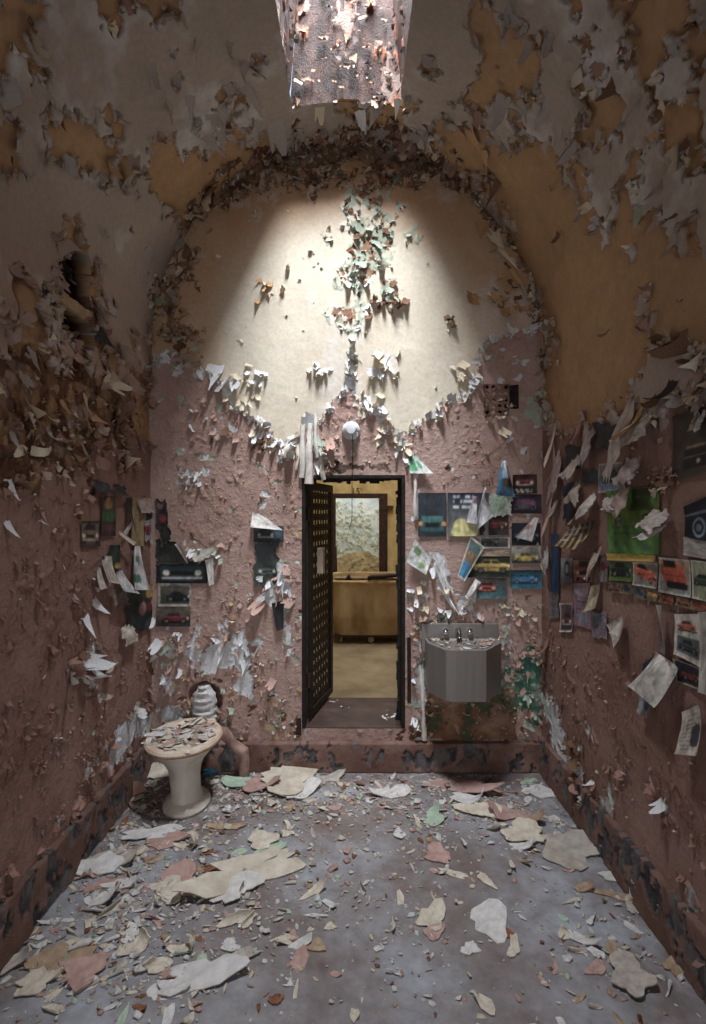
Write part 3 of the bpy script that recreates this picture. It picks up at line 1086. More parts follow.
# --- side walls and vault
for nm_, count, med in (('wall_left', 800, 0.028), ('ceiling', 1500, 0.03), ('wall_right', 450, 0.026)):
    D = SIDE[nm_]
    S, T, f = D['S'], D['T'], D['f']
    j0 = np.searchsorted(T[0], 1.50)
    e = np.clip(f['edgefield'][:, j0:-1], -60, 60)
    Ts, Ss, Pc, Cc = T[:, j0:-1], S[:, j0:-1], D['P'][:, j0:-1], f['col'][:, j0:-1]
    bnd = np.zeros(e.shape, bool)
    bnd[:-1] |= (e[:-1] > 0) != (e[1:] > 0)
    bnd[:, :-1] |= (e[:, :-1] > 0) != (e[:, 1:] > 0)
    gs, gt = smooth_grad(e, STEP, STEP)
    ii, jj = np.nonzero(bnd)
    pick = nprng.choice(len(ii), min(count, len(ii)), replace=False)
    fs = FlakeSet(D['obj'], 'many small curled paint flakes clinging to the surface')
    D['fs'] = fs
    # flakes inside the rough brown areas as well
    br = np.argwhere((f['brn'][:, j0:-1] > 2) | (f['joint'][:, j0:-1] > 2))
    extra = br[nprng.choice(len(br), min(len(br), 200 if nm_ == 'wall_left' else (120 if nm_ == 'wall_right' else 420)), replace=False)] if len(br) else []
    todo = [(ii[q], jj[q], 0) for q in pick] + [(a, b_, 1) for a, b_ in extra]
    for i, j, kind in todo:
        s, t = Ss[i, j], Ts[i, j]
        if nm_ == 'ceiling':
            xx = Pc[i, j, 0]
            if abs(xx - XC) < SK_HW + 0.02 and SK_Y0 - 0.02 < t < SK_Y1 + 0.01:
                continue
        if f['clip'][i, j + j0] > 0 and rngf.random() < 0.75 and s < 2.2:
            continue
        x, z, nx, nz = [float(v) for v in perim(s)]
        eS = np.array([-nz, 0, nx])       # towards growing s
        eT = np.array([0, 1.0, 0])
        g = np.array([gs[i, j], gt[i, j]])
        gl = np.hypot(*g) + 1e-6
        g = g / gl
        d = -(eS * g[0] + eT * g[1])
        d = d + np.array([0, 0, -0.7]) + nprng.normal(0, 0.35, 3)
        n = np.array([nx, 0, nz]) + nprng.normal(0, 0.12, 3)
        ci, cj = int(np.clip(i + g[0] * 4, 0, e.shape[0] - 1)), int(np.clip(j + g[1] * 4, 0, e.shape[1] - 1))
        col = Cc[ci, cj]
        size = float(np.clip(nprng.lognormal(math.log(med), 0.5), 0.012, 0.13))
        if kind == 1:
            col = [GREYC, OCHRE * 0.9, BROWN * 1.3, MAUVE, CREAM * 0.9, PINKD][nprng.integers(0, 6)]
            size *= 1.35
        fs.add(Pc[i, j] + np.array([nx, 0, nz]) * 0.002, d, n, size, col)
    # lifted scales all over the pink paint
    if nm_ != 'ceiling':
        pk = np.argwhere((f['pink'][:, j0:-1] > 4) & (f['edgefield'][:, j0:-1] > 3) & (f['nm'][:, j0:-1] > -0.2) & (f['clip'][:, j0:-1] < 0))
        for i, j in pk[nprng.choice(len(pk), 900 if nm_ == 'wall_left' else 480, replace=False)]:
            x, z, nx, nz = [float(v) for v in perim(Ss[i, j])]
            d = np.array([0, nprng.normal(0, 0.5), nprng.choice([-1.0, -1.0, 0.7])])
            n = np.array([nx, 0, 0]) + nprng.normal(0, 0.1, 3)
            size = float(np.clip(nprng.lognormal(math.log(0.014), 0.45), 0.006, 0.045))
            fs.add(Pc[i, j] + np.array([nx, 0, nz]) * 0.001, d, n, size, Cc[i, j] * nprng.uniform(0.85, 1.15), nprng.integers(0, 30))

# --- back wall
D = BACK
f = D['f']
fs = FlakeSet(D['obj'], 'many small curled paint flakes clinging to the end wall')
D['fs'] = fs
inroom = (f['ring'] > 0.02) & ~((D['X'] > DX0 - 0.03) & (D['X'] < DX1 + 0.03) & (D['Z'] < DZ1 + 0.03) & (D['Z'] > DZ0 - 0.03)) & (D['Z'] > 0.18) & (f['clip'] < 0)
for key, sgn, count, med in (('edgefield', 1, 620, 0.026), ('creamedge', -1, 240, 0.036)):
    e = np.clip(f[key], -60, 60) * sgn
    bnd = np.zeros(e.shape, bool)
    bnd[:-1] |= (e[:-1] > 0) != (e[1:] > 0)
    bnd[:, :-1] |= (e[:, :-1] > 0) != (e[:, 1:] > 0)
    gz, gx = smooth_grad(e, STEP, STEP)
    ii, jj = np.nonzero(bnd & inroom)
    for q in nprng.choice(len(ii), min(count, len(ii)), replace=False):
        i, j = ii[q], jj[q]
        g = np.array([gz[i, j], gx[i, j]])
        g = g / (np.hypot(*g) + 1e-6)
        d = -np.array([g[1], 0, g[0]]) + np.array([0, 0, -0.55]) + nprng.normal(0, 0.35, 3)
        n = np.array([0, -1.0, 0]) + nprng.normal(0, 0.12, 3)
        ci, cj = int(np.clip(i + g[0] * 4, 0, e.shape[0] - 1)), int(np.clip(j + g[1] * 4, 0, e.shape[1] - 1))
        col = f['col'][ci, cj]
        if key == 'creamedge':
            col = WHITE * 0.92 if nprng.random() < 0.7 else CREAM
        fs.add(D['P'][i, j] + np.array([0, -0.002, 0]), d, n, float(np.clip(nprng.lognormal(math.log(med), 0.5), 0.01, 0.1)), col)
# rough arch joint, green tangle at the middle, scaling pink
sets = [(f['joint'] > 1, 340, 0.032, [BROWN * 1.8, OCHRE * 0.75, MAUVE * 0.8, BROWN * 1.5, TAN * 0.7, GREENP * 0.6]),
        (f['ctrm'], 260, 0.022, [GREENP, GREENP * 0.8, WHITE * 0.9, CREAM, BROWN * 1.5, CREAM, BROWN * 2]),
        ((f['cream'] < -3) & (f['edgefield'] > 2) & (f['nm'] > -0.2), 900, 0.010, None),
        ((f['cream'] > 12) & (f['nm'] > 0.45), 60, 0.02, [CREAM, CREAM, WHITE * 0.9]),
        ((f['py'] > 590) & ((f['px'] > 405) | (f['px'] < 300)) & (f['nm'] > 0) & (f['wht'] < -1), 420, 0.015, [GREENP, TAN, WHITE * 0.9, PINK, TAN, BROWN * 1.4, PINK])]
for mask, count, med, pal in sets:
    ids = np.argwhere(mask & inroom)
    for i, j in ids[nprng.choice(len(ids), min(count, len(ids)), replace=False)]:
        d = np.array([nprng.normal(0, 0.5), 0, nprng.choice([-1.0, -1.0, -1.0, 0.8])])
        col = f['col'][i, j] * nprng.uniform(0.9, 1.15) if pal is None else pal[nprng.integers(0, len(pal))]
        fs.add(D['P'][i, j] + np.array([0, -0.001, 0]), d, np.array([0, -1.0, 0]) + nprng.normal(0, 0.12, 3), float(np.clip(nprng.lognormal(math.log(med), 0.45), 0.006, 0.08)), col)

# --- the large loose pieces that can be recognised: (surface, px, py, size in pixels, direction in degrees (0 right, 90 up), colour, template)
BIGF = [
    ('back', 216, 366, 40, 265, 'white', 5), ('back', 232, 380, 26, 310, 'white', 6), ('back', 244, 398, 22, 300, 'cream', 11), ('back', 262, 372, 16, 250, 'white', 12),
    ('back', 254, 436, 20, 255, 'white', 7), ('back', 272, 440, 22, 290, 'cream', 2), ('back', 286, 448, 26, 215, 'white', 8), ('back', 290, 452, 30, 260, 'white', 3),
    ('back', 314, 436, 36, 280, 'green', 16), ('back', 322, 450, 30, 290, 'white', 13), ('back', 318, 462, 24, 270, 'white', 10), ('back', 328, 440, 22, 300, 'pink', 6),
    ('back', 318, 364, 18, 225, 'white', 7), ('back', 320, 372, 14, 300, 'white', 2), ('back', 352, 336, 20, 265, 'white', 8), ('back', 350, 350, 24, 280, 'green', 3),
    ('back', 354, 372, 22, 260, 'white', 13), ('back', 380, 352, 26, 240, 'cream', 12), ('back', 384, 360, 28, 290, 'white', 11), ('back', 376, 372, 20, 200, 'white', 6),
    ('back', 366, 396, 30, 272, 'white', 10), ('back', 378, 408, 26, 300, 'white', 7), ('back', 388, 426, 22, 280, 'cream', 3), ('back', 400, 440, 26, 255, 'white', 15),
    ('back', 372, 300, 20, 300, 'brown', 3), ('back', 386, 290, 24, 320, 'green', 8), ('back', 396, 300, 20, 250, 'brown', 12), ('back', 362, 262, 26, 270, 'green', 2), ('back', 374, 240, 24, 290, 'green', 11),
    ('back', 348, 282, 22, 250, 'green', 7), ('back', 366, 284, 20, 300, 'white', 13), ('back', 382, 268, 20, 250, 'green', 3), ('back', 356, 236, 18, 280, 'brown', 8),
    ('back', 446, 316, 14, 290, 'brown', 7), ('back', 452, 326, 14, 280, 'brown', 3), ('back', 458, 364, 18, 315, 'cream', 11), ('back', 462, 372, 16, 290, 'cream', 2),
    ('back', 470, 380, 20, 330, 'white', 12), ('back', 446, 402, 20, 262, 'pink', 10), ('back', 500, 430, 18, 330, 'cream', 6), ('back', 512, 436, 16, 210, 'white', 1),
    ('back', 482, 222, 34, 262, 'ochre', 5), ('back', 492, 232, 44, 285, 'cream', 10), ('back', 498, 246, 44, 300, 'cream', 20), ('back', 508, 262, 40, 295, 'ochre', 15), ('back', 516, 276, 38, 285, 'cream', 25),
    ('back', 478, 300, 26, 190, 'ochre', 6), ('back', 490, 296, 26, 320, 'ochre', 11), ('back', 505, 308, 28, 270, 'ochre', 12), ('back', 528, 306, 24, 270, 'ochre', 7), ('back', 540, 320, 40, 268, 'ochre', 20), ('back', 541, 350, 30, 270, 'brown', 15),
    ('back', 187, 356, 30, 205, 'mauve', 10), ('back', 176, 344, 24, 330, 'brown', 6), ('back', 200, 340, 18, 290, 'mauve', 7), ('back', 168, 330, 26, 285, 'brown', 3),
    ('back', 258, 300, 16, 250, 'ochre', 8), ('back', 270, 286, 16, 230, 'ochre', 13), ('back', 288, 268, 14, 260, 'cream', 3), ('back', 186, 472, 16, 330, 'white', 5), ('back', 196, 474, 14, 210, 'white', 10),
    ('back', 214, 640, 24, 120, 'pink', 7), ('back', 232, 628, 22, 80, 'pink', 12), ('back', 248, 640, 24, 60, 'pink', 10), ('back', 222, 648, 22, 250, 'white', 11), ('back', 244, 660, 20, 270, 'white', 5),
    ('back', 262, 600, 26, 240, 'pink', 6), ('back', 272, 590, 26, 200, 'white', 1), ('back', 284, 575, 24, 265, 'white', 15), ('back', 266, 580, 20, 300, 'white', 12),
    ('back', 432, 568, 22, 250, 'white', 7), ('back', 444, 592, 26, 300, 'white', 15), ('back', 424, 580, 18, 230, 'white', 3), ('back', 462, 600, 22, 60, 'white', 13), ('back', 470, 594, 24, 45, 'white', 8),
    ('back', 418, 600, 16, 250, 'white', 12), ('back', 426, 606, 18, 260, 'cream', 8), ('back', 448, 610, 16, 270, 'white', 2),
    ('back', 160, 640, 22, 250, 'white', 6), ('back', 152, 618, 20, 270, 'white', 7), ('back', 536, 540, 24, 280, 'grey', 20), ('back', 540, 560, 30, 290, 'cream', 15),
    ('left', 30, 130, 40, 255, 'mauve', 15), ('left', 12, 150, 44, 230, 'brown', 20), ('left', 120, 350, 26, 230, 'mauve', 6), ('left', 140, 300, 30, 285, 'cream', 11), ('left', 146, 318, 34, 265, 'mauve', 10),
    ('left', 30, 350, 40, 262, 'grey', 5), ('left', 20, 372, 34, 250, 'grey', 16), ('left', 105, 376, 34, 300, 'cream', 6), ('left', 84, 396, 30, 255, 'cream', 11), ('left', 92, 416, 30, 290, 'ochre', 7),
    ('left', 48, 430, 30, 260, 'white', 12), ('left', 30, 450, 30, 320, 'cream', 3), ('left', 10, 430, 48, 265, 'grey', 10), ('left', 6, 480, 36, 275, 'white', 5), ('left', 4, 520, 40, 280, 'white', 10),
    ('left', 80, 440, 36, 280, 'mauve', 15), ('left', 70, 420, 30, 250, 'mauve', 20), ('left', 140, 440, 26, 250, 'mauve', 5), ('left', 153, 434, 30, 272, 'mauve', 16), ('left', 60, 400, 34, 280, 'ochre', 10),
    ('left', 40, 508, 26, 262, 'rose', 5), ('left', 36, 518, 18, 300, 'white', 11), ('left', 60, 560, 22, 275, 'white', 20), ('left', 70, 590, 24, 290, 'white', 15),
    ('left', 82, 612, 44, 270, 'white', 5), ('left', 92, 600, 34, 290, 'white', 10), ('left', 74, 664, 40, 330, 'white', 1), ('left', 70, 676, 24, 215, 'white', 6), ('left', 88, 672, 30, 300, 'white', 8), ('left', 80, 670, 34, 270, 'pink', 7),
    ('left', 46, 700, 22, 255, 'pink', 11), ('left', 66, 702, 24, 235, 'pink', 6), ('left', 52, 734, 22, 275, 'white', 13), ('left', 86, 760, 14, 230, 'white', 2),
    ('right', 556, 425, 46, 268, 'cream', 15), ('right', 580, 424, 30, 275, 'pink', 10), ('right', 640, 408, 44, 285, 'ochre', 6), ('right', 660, 396, 30, 250, 'brown', 3), ('right', 690, 340, 30, 210, 'brown', 7),
    ('right', 676, 380, 36, 260, 'dark', 12), ('right', 700, 400, 34, 285, 'grey', 5), ('right', 560, 452, 44, 266, 'white', 20), ('right', 552, 500, 40, 268, 'pink', 15), ('right', 668, 800, 18, 260, 'white', 6), ('right', 664, 794, 16, 300, 'green', 1),
    ('right', 548, 640, 30, 280, 'rose', 12), ('right', 585, 770, 16, 290, 'white', 7), ('right', 596, 776, 18, 270, 'white', 2),
    ('vault', 30, 18, 40, 225, 'brown', 12), ('vault', 110, 20, 50, 235, 'brown', 8), ('vault', 150, 60, 40, 265, 'grey', 6), ('vault', 200, 30, 46, 240, 'grey', 11), ('vault', 190, 90, 54, 255, 'grey', 10), ('vault', 215, 105, 60, 270, 'grey', 5),
    ('vault', 240, 80, 56, 290, 'grey', 16), ('vault', 170, 100, 44, 235, 'grey', 7), ('vault', 160, 130, 38, 250, 'mauve', 3), ('vault', 130, 150, 36, 260, 'mauve', 12), ('vault', 110, 160, 40, 275, 'ochre', 6), ('vault', 60, 120, 36, 260, 'brown', 8),
    ('vault', 255, 110, 44, 250, 'grey', 1), ('vault', 275, 120, 40, 280, 'grey', 6), ('vault', 200, 130, 48, 300, 'grey', 11), ('vault', 250, 60, 40, 215, 'grey', 12), ('vault', 230, 40, 40, 240, 'grey', 13),
    ('vault', 470, 130, 54, 300, 'ochre', 15), ('vault', 485, 150, 60, 288, 'ochre', 20), ('vault', 495, 180, 46, 270, 'brown', 5), ('vault', 460, 125, 40, 320, 'brown', 10),
    ('vault', 505, 95, 44, 270, 'grey', 6), ('vault', 520, 100, 40, 300, 'grey', 11), ('vault', 548, 95, 44, 250, 'grey', 1), ('vault', 560, 120, 46, 270, 'grey', 16), ('vault', 530, 40, 36, 270, 'grey', 12), ('vault', 550, 30, 40, 285, 'grey', 6),
    ('vault', 620, 80, 60, 215, 'brown', 8), ('vault', 640, 90, 50, 260, 'grey', 5), ('vault', 660, 130, 44, 240, 'ochre', 3), ('vault', 600, 130, 44, 270, 'grey', 10), ('vault', 575, 140, 40, 250, 'grey', 7), ('vault', 590, 190, 44, 270, 'ochre', 12),
    ('vault', 610, 200, 42, 280, 'ochre', 11), ('vault', 640, 210, 42, 250, 'ochre', 8), ('vault', 660, 180, 40, 270, 'grey', 6), ('vault', 600, 225, 40, 265, 'grey', 13), ('vault', 680, 210, 40, 250, 'brown', 2), ('vault', 690, 140, 44, 230, 'brown', 8),
    ('vault', 560, 232, 28, 260, 'brown', 7), ('vault', 610, 330, 28, 265, 'brown', 12), ('vault', 560, 180, 30, 230, 'ochre', 3), ('vault', 650, 300, 24, 250, 'brown', 8), ('vault', 684, 300, 24, 245, 'brown', 3), ('vault', 672, 336, 24, 250, 'brown', 13),
    ('vault', 360, 110, 36, 280, 'white', 15), ('vault', 398, 98, 34, 268, 'white', 20), ('vault', 320, 104, 22, 270, 'cream', 6), ('vault', 375, 108, 26, 250, 'grey', 5), ('vault', 345, 130, 30, 200, 'brown', 8), ('vault', 420, 120, 30, 320, 'brown', 11),
]
# knots of many small curls
for cx, cy, rx, ry, cnt, cols in [(240, 392, 16, 16, 12, ('white', 'cream')), (258, 376, 10, 12, 8, ('white', 'cream', 'brown')), (262, 425, 10, 10, 8, ('white', 'cream')), (256, 440, 9, 9, 8, ('white', 'brown')),
                                  (285, 450, 14, 10, 12, ('white', 'cream')), (312, 440, 6, 14, 4, ('white', 'white', 'green')), (325, 452, 10, 16, 12, ('white', 'green', 'pink')), (318, 368, 10, 8, 9, ('white', 'cream')),
                                  (352, 350, 6, 26, 12, ('white', 'green')), (382, 365, 16, 14, 14, ('white', 'cream')), (372, 402, 12, 12, 10, ('white', 'cream')), (386, 428, 10, 14, 10, ('white', 'cream')), (400, 450, 8, 14, 8, ('white', 'cream')),
                                  (395, 300, 12, 14, 10, ('brown', 'green')), (372, 306, 10, 8, 7, ('brown', 'white')), (450, 322, 5, 9, 5, ('brown', 'cream')), (460, 370, 8, 8, 5, ('cream',)), (474, 380, 9, 8, 8, ('white', 'cream')),
                                  (505, 262, 14, 34, 16, ('cream', 'ochre', 'brown')), (512, 300, 18, 14, 14, ('ochre', 'cream', 'brown')), (488, 298, 14, 8, 8, ('ochre', 'cream')), (180, 348, 20, 16, 16, ('mauve', 'brown', 'ochre', 'green')),
                                  (168, 300, 10, 40, 16, ('brown', 'ochre', 'mauve')), (270, 290, 14, 12, 8, ('cream', 'ochre')), (205, 415, 12, 16, 9, ('pink', 'white', 'brown')), (222, 440, 14, 12, 8, ('pink', 'brown')), (192, 478, 8, 6, 5, ('white',)),
                                  (208, 552, 16, 8, 8, ('green', 'white', 'pink')), (230, 640, 26, 14, 7, ('pink', 'white')), (272, 590, 10, 18, 9, ('white', 'pink')), (415, 600, 8, 14, 5, ('white', 'cream')), (440, 590, 10, 20, 4, ('white', 'cream')),
                                  (466, 604, 12, 12, 4, ('white', 'cream')), (530, 690, 14, 40, 18, ('green', 'pink', 'pink')), (505, 612, 30, 20, 16, ('green', 'cream', 'pink', 'brown')), (500, 412, 16, 14, 10, ('pink', 'brown', 'cream')), (420, 680, 5, 50, 10, ('white', 'pink')),
                                  (235, 690, 40, 30, 12, ('pink', 'pink', 'green')), (170, 660, 14, 30, 12, ('white', 'pink'))]:
    for k in range(cnt):
        BIGF.append(('back', cx + rngf.uniform(-1, 1) * rx, cy + rngf.uniform(-1, 1) * ry, rngf.uniform(7, 17), 270 + rngf.gauss(0, 40), rngf.choice(cols), rngf.choice((1, 2, 3, 6, 7, 8, 11, 12, 13, 16, 17, 18, 21, 22, 26))))
for surf, px, py, sz, ang, colr, ti in BIGF:
    ca, sa = math.cos(math.radians(ang)), math.sin(math.radians(ang))
    fn = {'back': on_back, 'left': on_left, 'right': on_right, 'vault': on_vault}[surf]
    wf = 0.16 if ti in (15, 20, 25) else 0.55
    if surf == 'vault':
        sz *= 0.45 if colr in ('brown', 'ochre') else 0.6
        wf = max(wf, 0.4)
    elif surf == 'left':
        sz *= 0.62
    elif surf == 'back' and ti not in (15, 20, 25):
        sz *= 0.75
    p0, p1 = fn(px, py), fn(px + ca * sz, py - sa * sz)
    d = np.array(p1 - p0)
    size = float(np.linalg.norm(d))
    if surf == 'back':
        n, own = np.array([0, -1.0, 0]), BACK
    elif surf == 'left':
        n, own = np.array([1.0, 0, 0]), SIDE['wall_left']
        if p0.z > ZS:
            own = SIDE['ceiling']
    elif surf == 'right':
        n, own = np.array([-1.0, 0, 0]), SIDE['wall_right']
    else:
        n = np.array([XC - p0.x, 0, ZS - p0.z])
        n /= np.linalg.norm(n)
        own = SIDE['ceiling']
        if p0.z < ZS:
            own = SIDE['wall_left'] if p0.x < XC else SIDE['wall_right']
    if surf == 'vault':
        size = min(size, sz / FPX * p0.y * 1.25)
    own['fs'].add(np.array(p0) + n * 0.006, d, n, min(size, 0.42), FLAKE_MATS[colr][1], ti, colr, wf)
# long rolled strips of paint hanging at the door corner and by the side wall
for (x0, y0, x1, y1, w0, w1, colr) in [(304, 415, 302, 478, 2.2, 3.2, 'white'), (310, 424, 309, 484, 2.8, 4.2, 'white'), (315, 414, 317, 458, 1.2, 2.2, 'green'), (299, 444, 297, 470, 2.0, 1.2, 'cream'), (296, 440, 284, 456, 3.0, 2.0, 'white'), (290, 446, 280, 458, 2.5, 3.0, 'white'),
                                       (320, 452, 324, 480, 1.6, 2.6, 'white'), (414, 470, 415, 516, 1.2, 2.2, 'white'), (420, 664, 424, 738, 1.5, 2.5, 'white')]:
    ps, rr_ = [], []
    for k in range(9):
        t = k / 8
        p = on_back(x0 + (x1 - x0) * t + 0.5 * math.sin(t * 7 + x0), y0 + (y1 - y0) * t)
        ps.append(tuple(p + Vector((0, -0.012 - 0.02 * math.sin(t * 2.4), 0))))
        rr_.append((w0 + (w1 - w0) * t + 0.35 * math.sin(t * 11 + y0)) / FPX * YB)
    ob = MB().tube(ps, rr_, 8, False).build('paint_flake', FLAKE_MATS[colr][0], None, True)
    ob.parent = wb
for own in (BACK, SIDE['wall_left'], SIDE['ceiling'], SIDE['wall_right']):
    own['fs'].build()
# scraps hanging from the rim of the skylight shaft and scaling inside it
fsk = FlakeSet(wn, 'small scales of paint and rust inside the skylight shaft')
for k in range(180):
    v = rngf.random() ** 1.3
    y = SK_Y1 + (ST_Y1 - SK_Y1) * v - 0.004
    hwv = SK_HW + (ST_HW - SK_HW) * v
    if k % 3 == 0:
        sx = rngf.choice((-1, 1))
        P = (XC + sx * (hwv - 0.006), rngf.uniform(SK_Y1 - 0.5, SK_Y1 - 0.06), ZTOP - 0.03 + 0.95 * v)
        n = (-sx, 0, -0.35)
    else:
        P = (XC + rngf.uniform(-1, 1) * hwv, y, ZTOP - 0.02 + 0.95 * v)
        n = (0, -1, -0.35)
    col = rngf.choice([lin((150, 136, 126)), lin((120, 96, 86)), lin((86, 58, 48)), lin((70, 50, 42)), lin((140, 86, 52))])
    fsk.add(P, (rngf.uniform(-0.5, 0.5), 0, -1), n, rngf.uniform(0.012, 0.045), col)
fsk.build(120)
# ------------------------------------------------------------------ doorway through the thick wall
WT = 0.53
YF = YB + WT
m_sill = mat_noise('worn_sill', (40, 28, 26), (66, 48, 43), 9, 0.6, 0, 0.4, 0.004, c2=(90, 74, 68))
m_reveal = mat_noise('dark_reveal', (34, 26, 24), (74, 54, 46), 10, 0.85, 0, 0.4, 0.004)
MB().box((DX0 - 0.05, YB + 0.012, DZ0 - 0.1), (DX1 + 0.05, YF, DZ0)).build('trim_1', m_sill, None, False, 0.006)
tag(bpy.data.objects['trim_1'], 'worn dark red stone sill of the cell doorway', kind='structure')
jm = MB()
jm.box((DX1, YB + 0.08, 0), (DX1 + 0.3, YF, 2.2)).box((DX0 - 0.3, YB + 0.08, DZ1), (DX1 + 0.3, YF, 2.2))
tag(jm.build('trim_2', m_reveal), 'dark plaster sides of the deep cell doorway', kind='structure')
tag(MB().box((DX0 - 0.3, YB + 0.08, 0), (DX0, YF, 2.2)).build('trim_3', mat_noise('pale_reveal', (168, 158, 146), (214, 208, 198), 7, 0.9)), 'doorway side coloured pale for the lit slits of the lattice door', kind='structure')  # pale colour stands in for light reflected through the lattice slits
fr = empty('door_1', (0, YB, 0))
tag(fr, 'black iron frame set in the low cell doorway', kind='structure')


def part(mb, name, mat, parent, **kw):
    o = mb.build(name, mat, None, **kw)
    o.parent = parent
    o.matrix_parent_inverse = Matrix.Translation(-Vector(parent.location)) if parent.type == 'EMPTY' and not any(parent.rotation_euler) else Matrix()
    return o


FWD = 0.022
part(MB().box((DX0, YB - 0.012, DZ0), (DX0 + FWD, YB + 0.09, DZ1)), 'jamb', M_IRON, fr, bevel=0.003)
part(MB().box((DX1 - FWD, YB - 0.012, DZ0), (DX1, YB + 0.09, DZ1)), 'jamb', M_IRON, fr, bevel=0.003)
part(MB().box((DX0 + FWD, YB - 0.012, DZ1 - FWD), (DX1 - FWD, YB + 0.09, DZ1)), 'lintel', M_IRON, fr, bevel=0.003)
rs = random.Random(8)
# torn black edging of the far side of the frame (old putty)
pts = []
mb = MB()
z = DZ0 + 0.02
while z < DZ1 - 0.03:
    h = rs.uniform(0.02, 0.06)
    w = rs.uniform(0.008, 0.03)
    mb.box((DX1 - FWD - w, YB + 0.07, z), (DX1 - FWD + 0.002, YB + 0.088, z + h + 0.004), 0.003, rs)
    z += h
x = DX0 + FWD
while x < DX1 - FWD:
    w = rs.uniform(0.015, 0.05)
    h = rs.uniform(0.004, 0.03)
    mb.box((x, YB + 0.07, DZ1 - FWD - h), (x + w + 0.003, YB + 0.088, DZ1 - FWD + 0.002), 0.003, rs)
    x += w
part(mb, 'putty', mat_noise('tar', (10, 9, 9), (26, 22, 20), 30, 0.8), fr)
# flaked steel plate on the right jamb
part(MB().box((DX1 + 0.012, YB - 0.014, 0.40), (DX1 + 0.034, YB + 0.01, 0.80), 0.002, rs), 'strike_plate', M_RUST, fr)
part(MB().box((DX0 - 0.034, YB - 0.014, DZ0 - 0.04), (DX0 - 0.004, YB + 0.01, DZ0 + 0.06), 0.002, rs), 'hinge_plate', M_RUST, fr)

# ------------------------------------------------------------------ lattice door, opened into the corridor
hx, hy = DX0 + FWD + 0.012, YB + 0.10
ex, ey = -0.149, YB + 0.60
ang = math.atan2(ey - hy, ex - hx)
LW = math.hypot(ex - hx, ey - hy)
gd = empty('lattice_door', (hx, hy, DZ0 + 0.015), ang)
tag(gd, 'open black iron lattice door of riveted straps in the cell doorway', 'door')
LH = DZ1 - DZ0 - 0.05
mb = MB()
for a, b_ in (((0, -0.012, 0), (0.05, 0.012, LH)), ((LW - 0.05, -0.012, 0), (LW, 0.012, LH)), ((0.05, -0.012, 0), (LW - 0.05, 0.012, 0.05)), ((0.05, -0.012, LH - 0.05), (LW - 0.05, 0.012, LH))):
    mb.box(a, b_)
mb.build('frame', M_IRON, gd, False, 0.002)
nvs, nhs = 7, 20
vx = [0.05 + (LW - 0.1) * (i + 0.5) / nvs for i in range(nvs)]
hz = [0.05 + (LH - 0.1) * (i + 0.5) / nhs for i in range(nhs)]
vme = hme = None
for x in vx:
    if vme is None:
        o = MB().box((-0.019, -0.0015, 0.01), (0.019, 0.0015, LH - 0.01)).build('vertical_strap', M_IRON, gd)
        vme = o.data
    else:
        o = new_obj('vertical_strap', vme, gd)
    o.location = (x, 0.0015, 0)
for z in hz:
    if hme is None:
        o = MB().box((0.01, -0.0015, -0.022), (LW - 0.01, 0.0015, 0.022)).build('horizontal_strap', M_IRON, gd)
        hme = o.data
    else:
        o = new_obj('horizontal_strap', hme, gd)
    o.location = (0, -0.0015, z)
rv = MB()
for x in vx:
    for z in hz:
        for s in (-1, 1):
            r0, r1 = 0.007, 0.004
            rv.rings([[(x + r * math.cos(k * math.pi / 3), s * (0.003 + dy), z + r * math.sin(k * math.pi / 3)) for k in range(6)] for r, dy in ((r0, 0), (r1, 0.004))])
o = rv.build('rivets', M_IRON, gd)
tag(o, kind='stuff')
lockm = mat_noise('cream_lock_paint', (178, 160, 138), (206, 190, 168), 20, 0.6)
lk = MB().box((0.15, -0.045, 0.90), (0.20, -0.004, 1.07), 0.003, rs).build('lock_box', lockm, gd, False, 0.004)
tag(lk, 'cream painted lock box on the iron straps')
for z in (0.2, 1.25):
    MB().tube([(0, 0.0, z), (0, 0.0, z + 0.09)], 0.014, 8).build('hinge', M_RUST, gd)

# ------------------------------------------------------------------ corridor and the cell opposite
CZ = 0.13
m_cw = mat_noise('yellowed_wall', (158, 136, 94), (196, 174, 126), 5, 0.85, 0, 0.3, 0.004, c2=(206, 190, 150))
m_cf = mat_noise('corridor_floor', (120, 108, 88), (158, 146, 124), 3.5, 0.45, 0, 0.3, 0.003, c2=(170, 160, 140))
FY = 7.2
tag(MB().box((-3.2, YF, CZ - 0.1), (3.2, 10.2, CZ)).build('floor_corridor', m_cf), 'dull tan floor of the corridor beyond the doorway', kind='structure')
OX0, OX1, OZ = -0.235, 0.385, 1.757
cw = MB()
cw.box((-3.2, FY, CZ), (OX0, FY + 0.3, 4.4)).box((OX1, FY, CZ), (3.2, FY + 0.3, 4.4)).box((OX0, FY, OZ), (OX1, FY + 0.3, 4.4))
tag(cw.build('wall_corridor', m_cw), 'yellowed corridor wall with the opposite cell doorway', kind='structure')
cw = MB()
cw.box((-3.2, YF - 0.02, CZ), (DX0 - 0.02, YF + 0.02, 4.4)).box((DX1 + 0.02, YF - 0.02, CZ), (3.2, YF + 0.02, 4.4)).box((DX0 - 0.02, YF - 0.02, DZ1 + 0.02), (DX1 + 0.02, YF + 0.02, 4.4))
cw.box((-3.3, YF, CZ), (-3.2, 10.2, 4.4)).box((3.2, YF, CZ), (3.3, 10.2, 4.4)).box((-3.3, YF, 4.4), (3.3, FY + 0.3, 4.5))
tag(cw.build('wall_passage', m_cw), 'plain near side of the corridor with its ceiling', kind='structure')
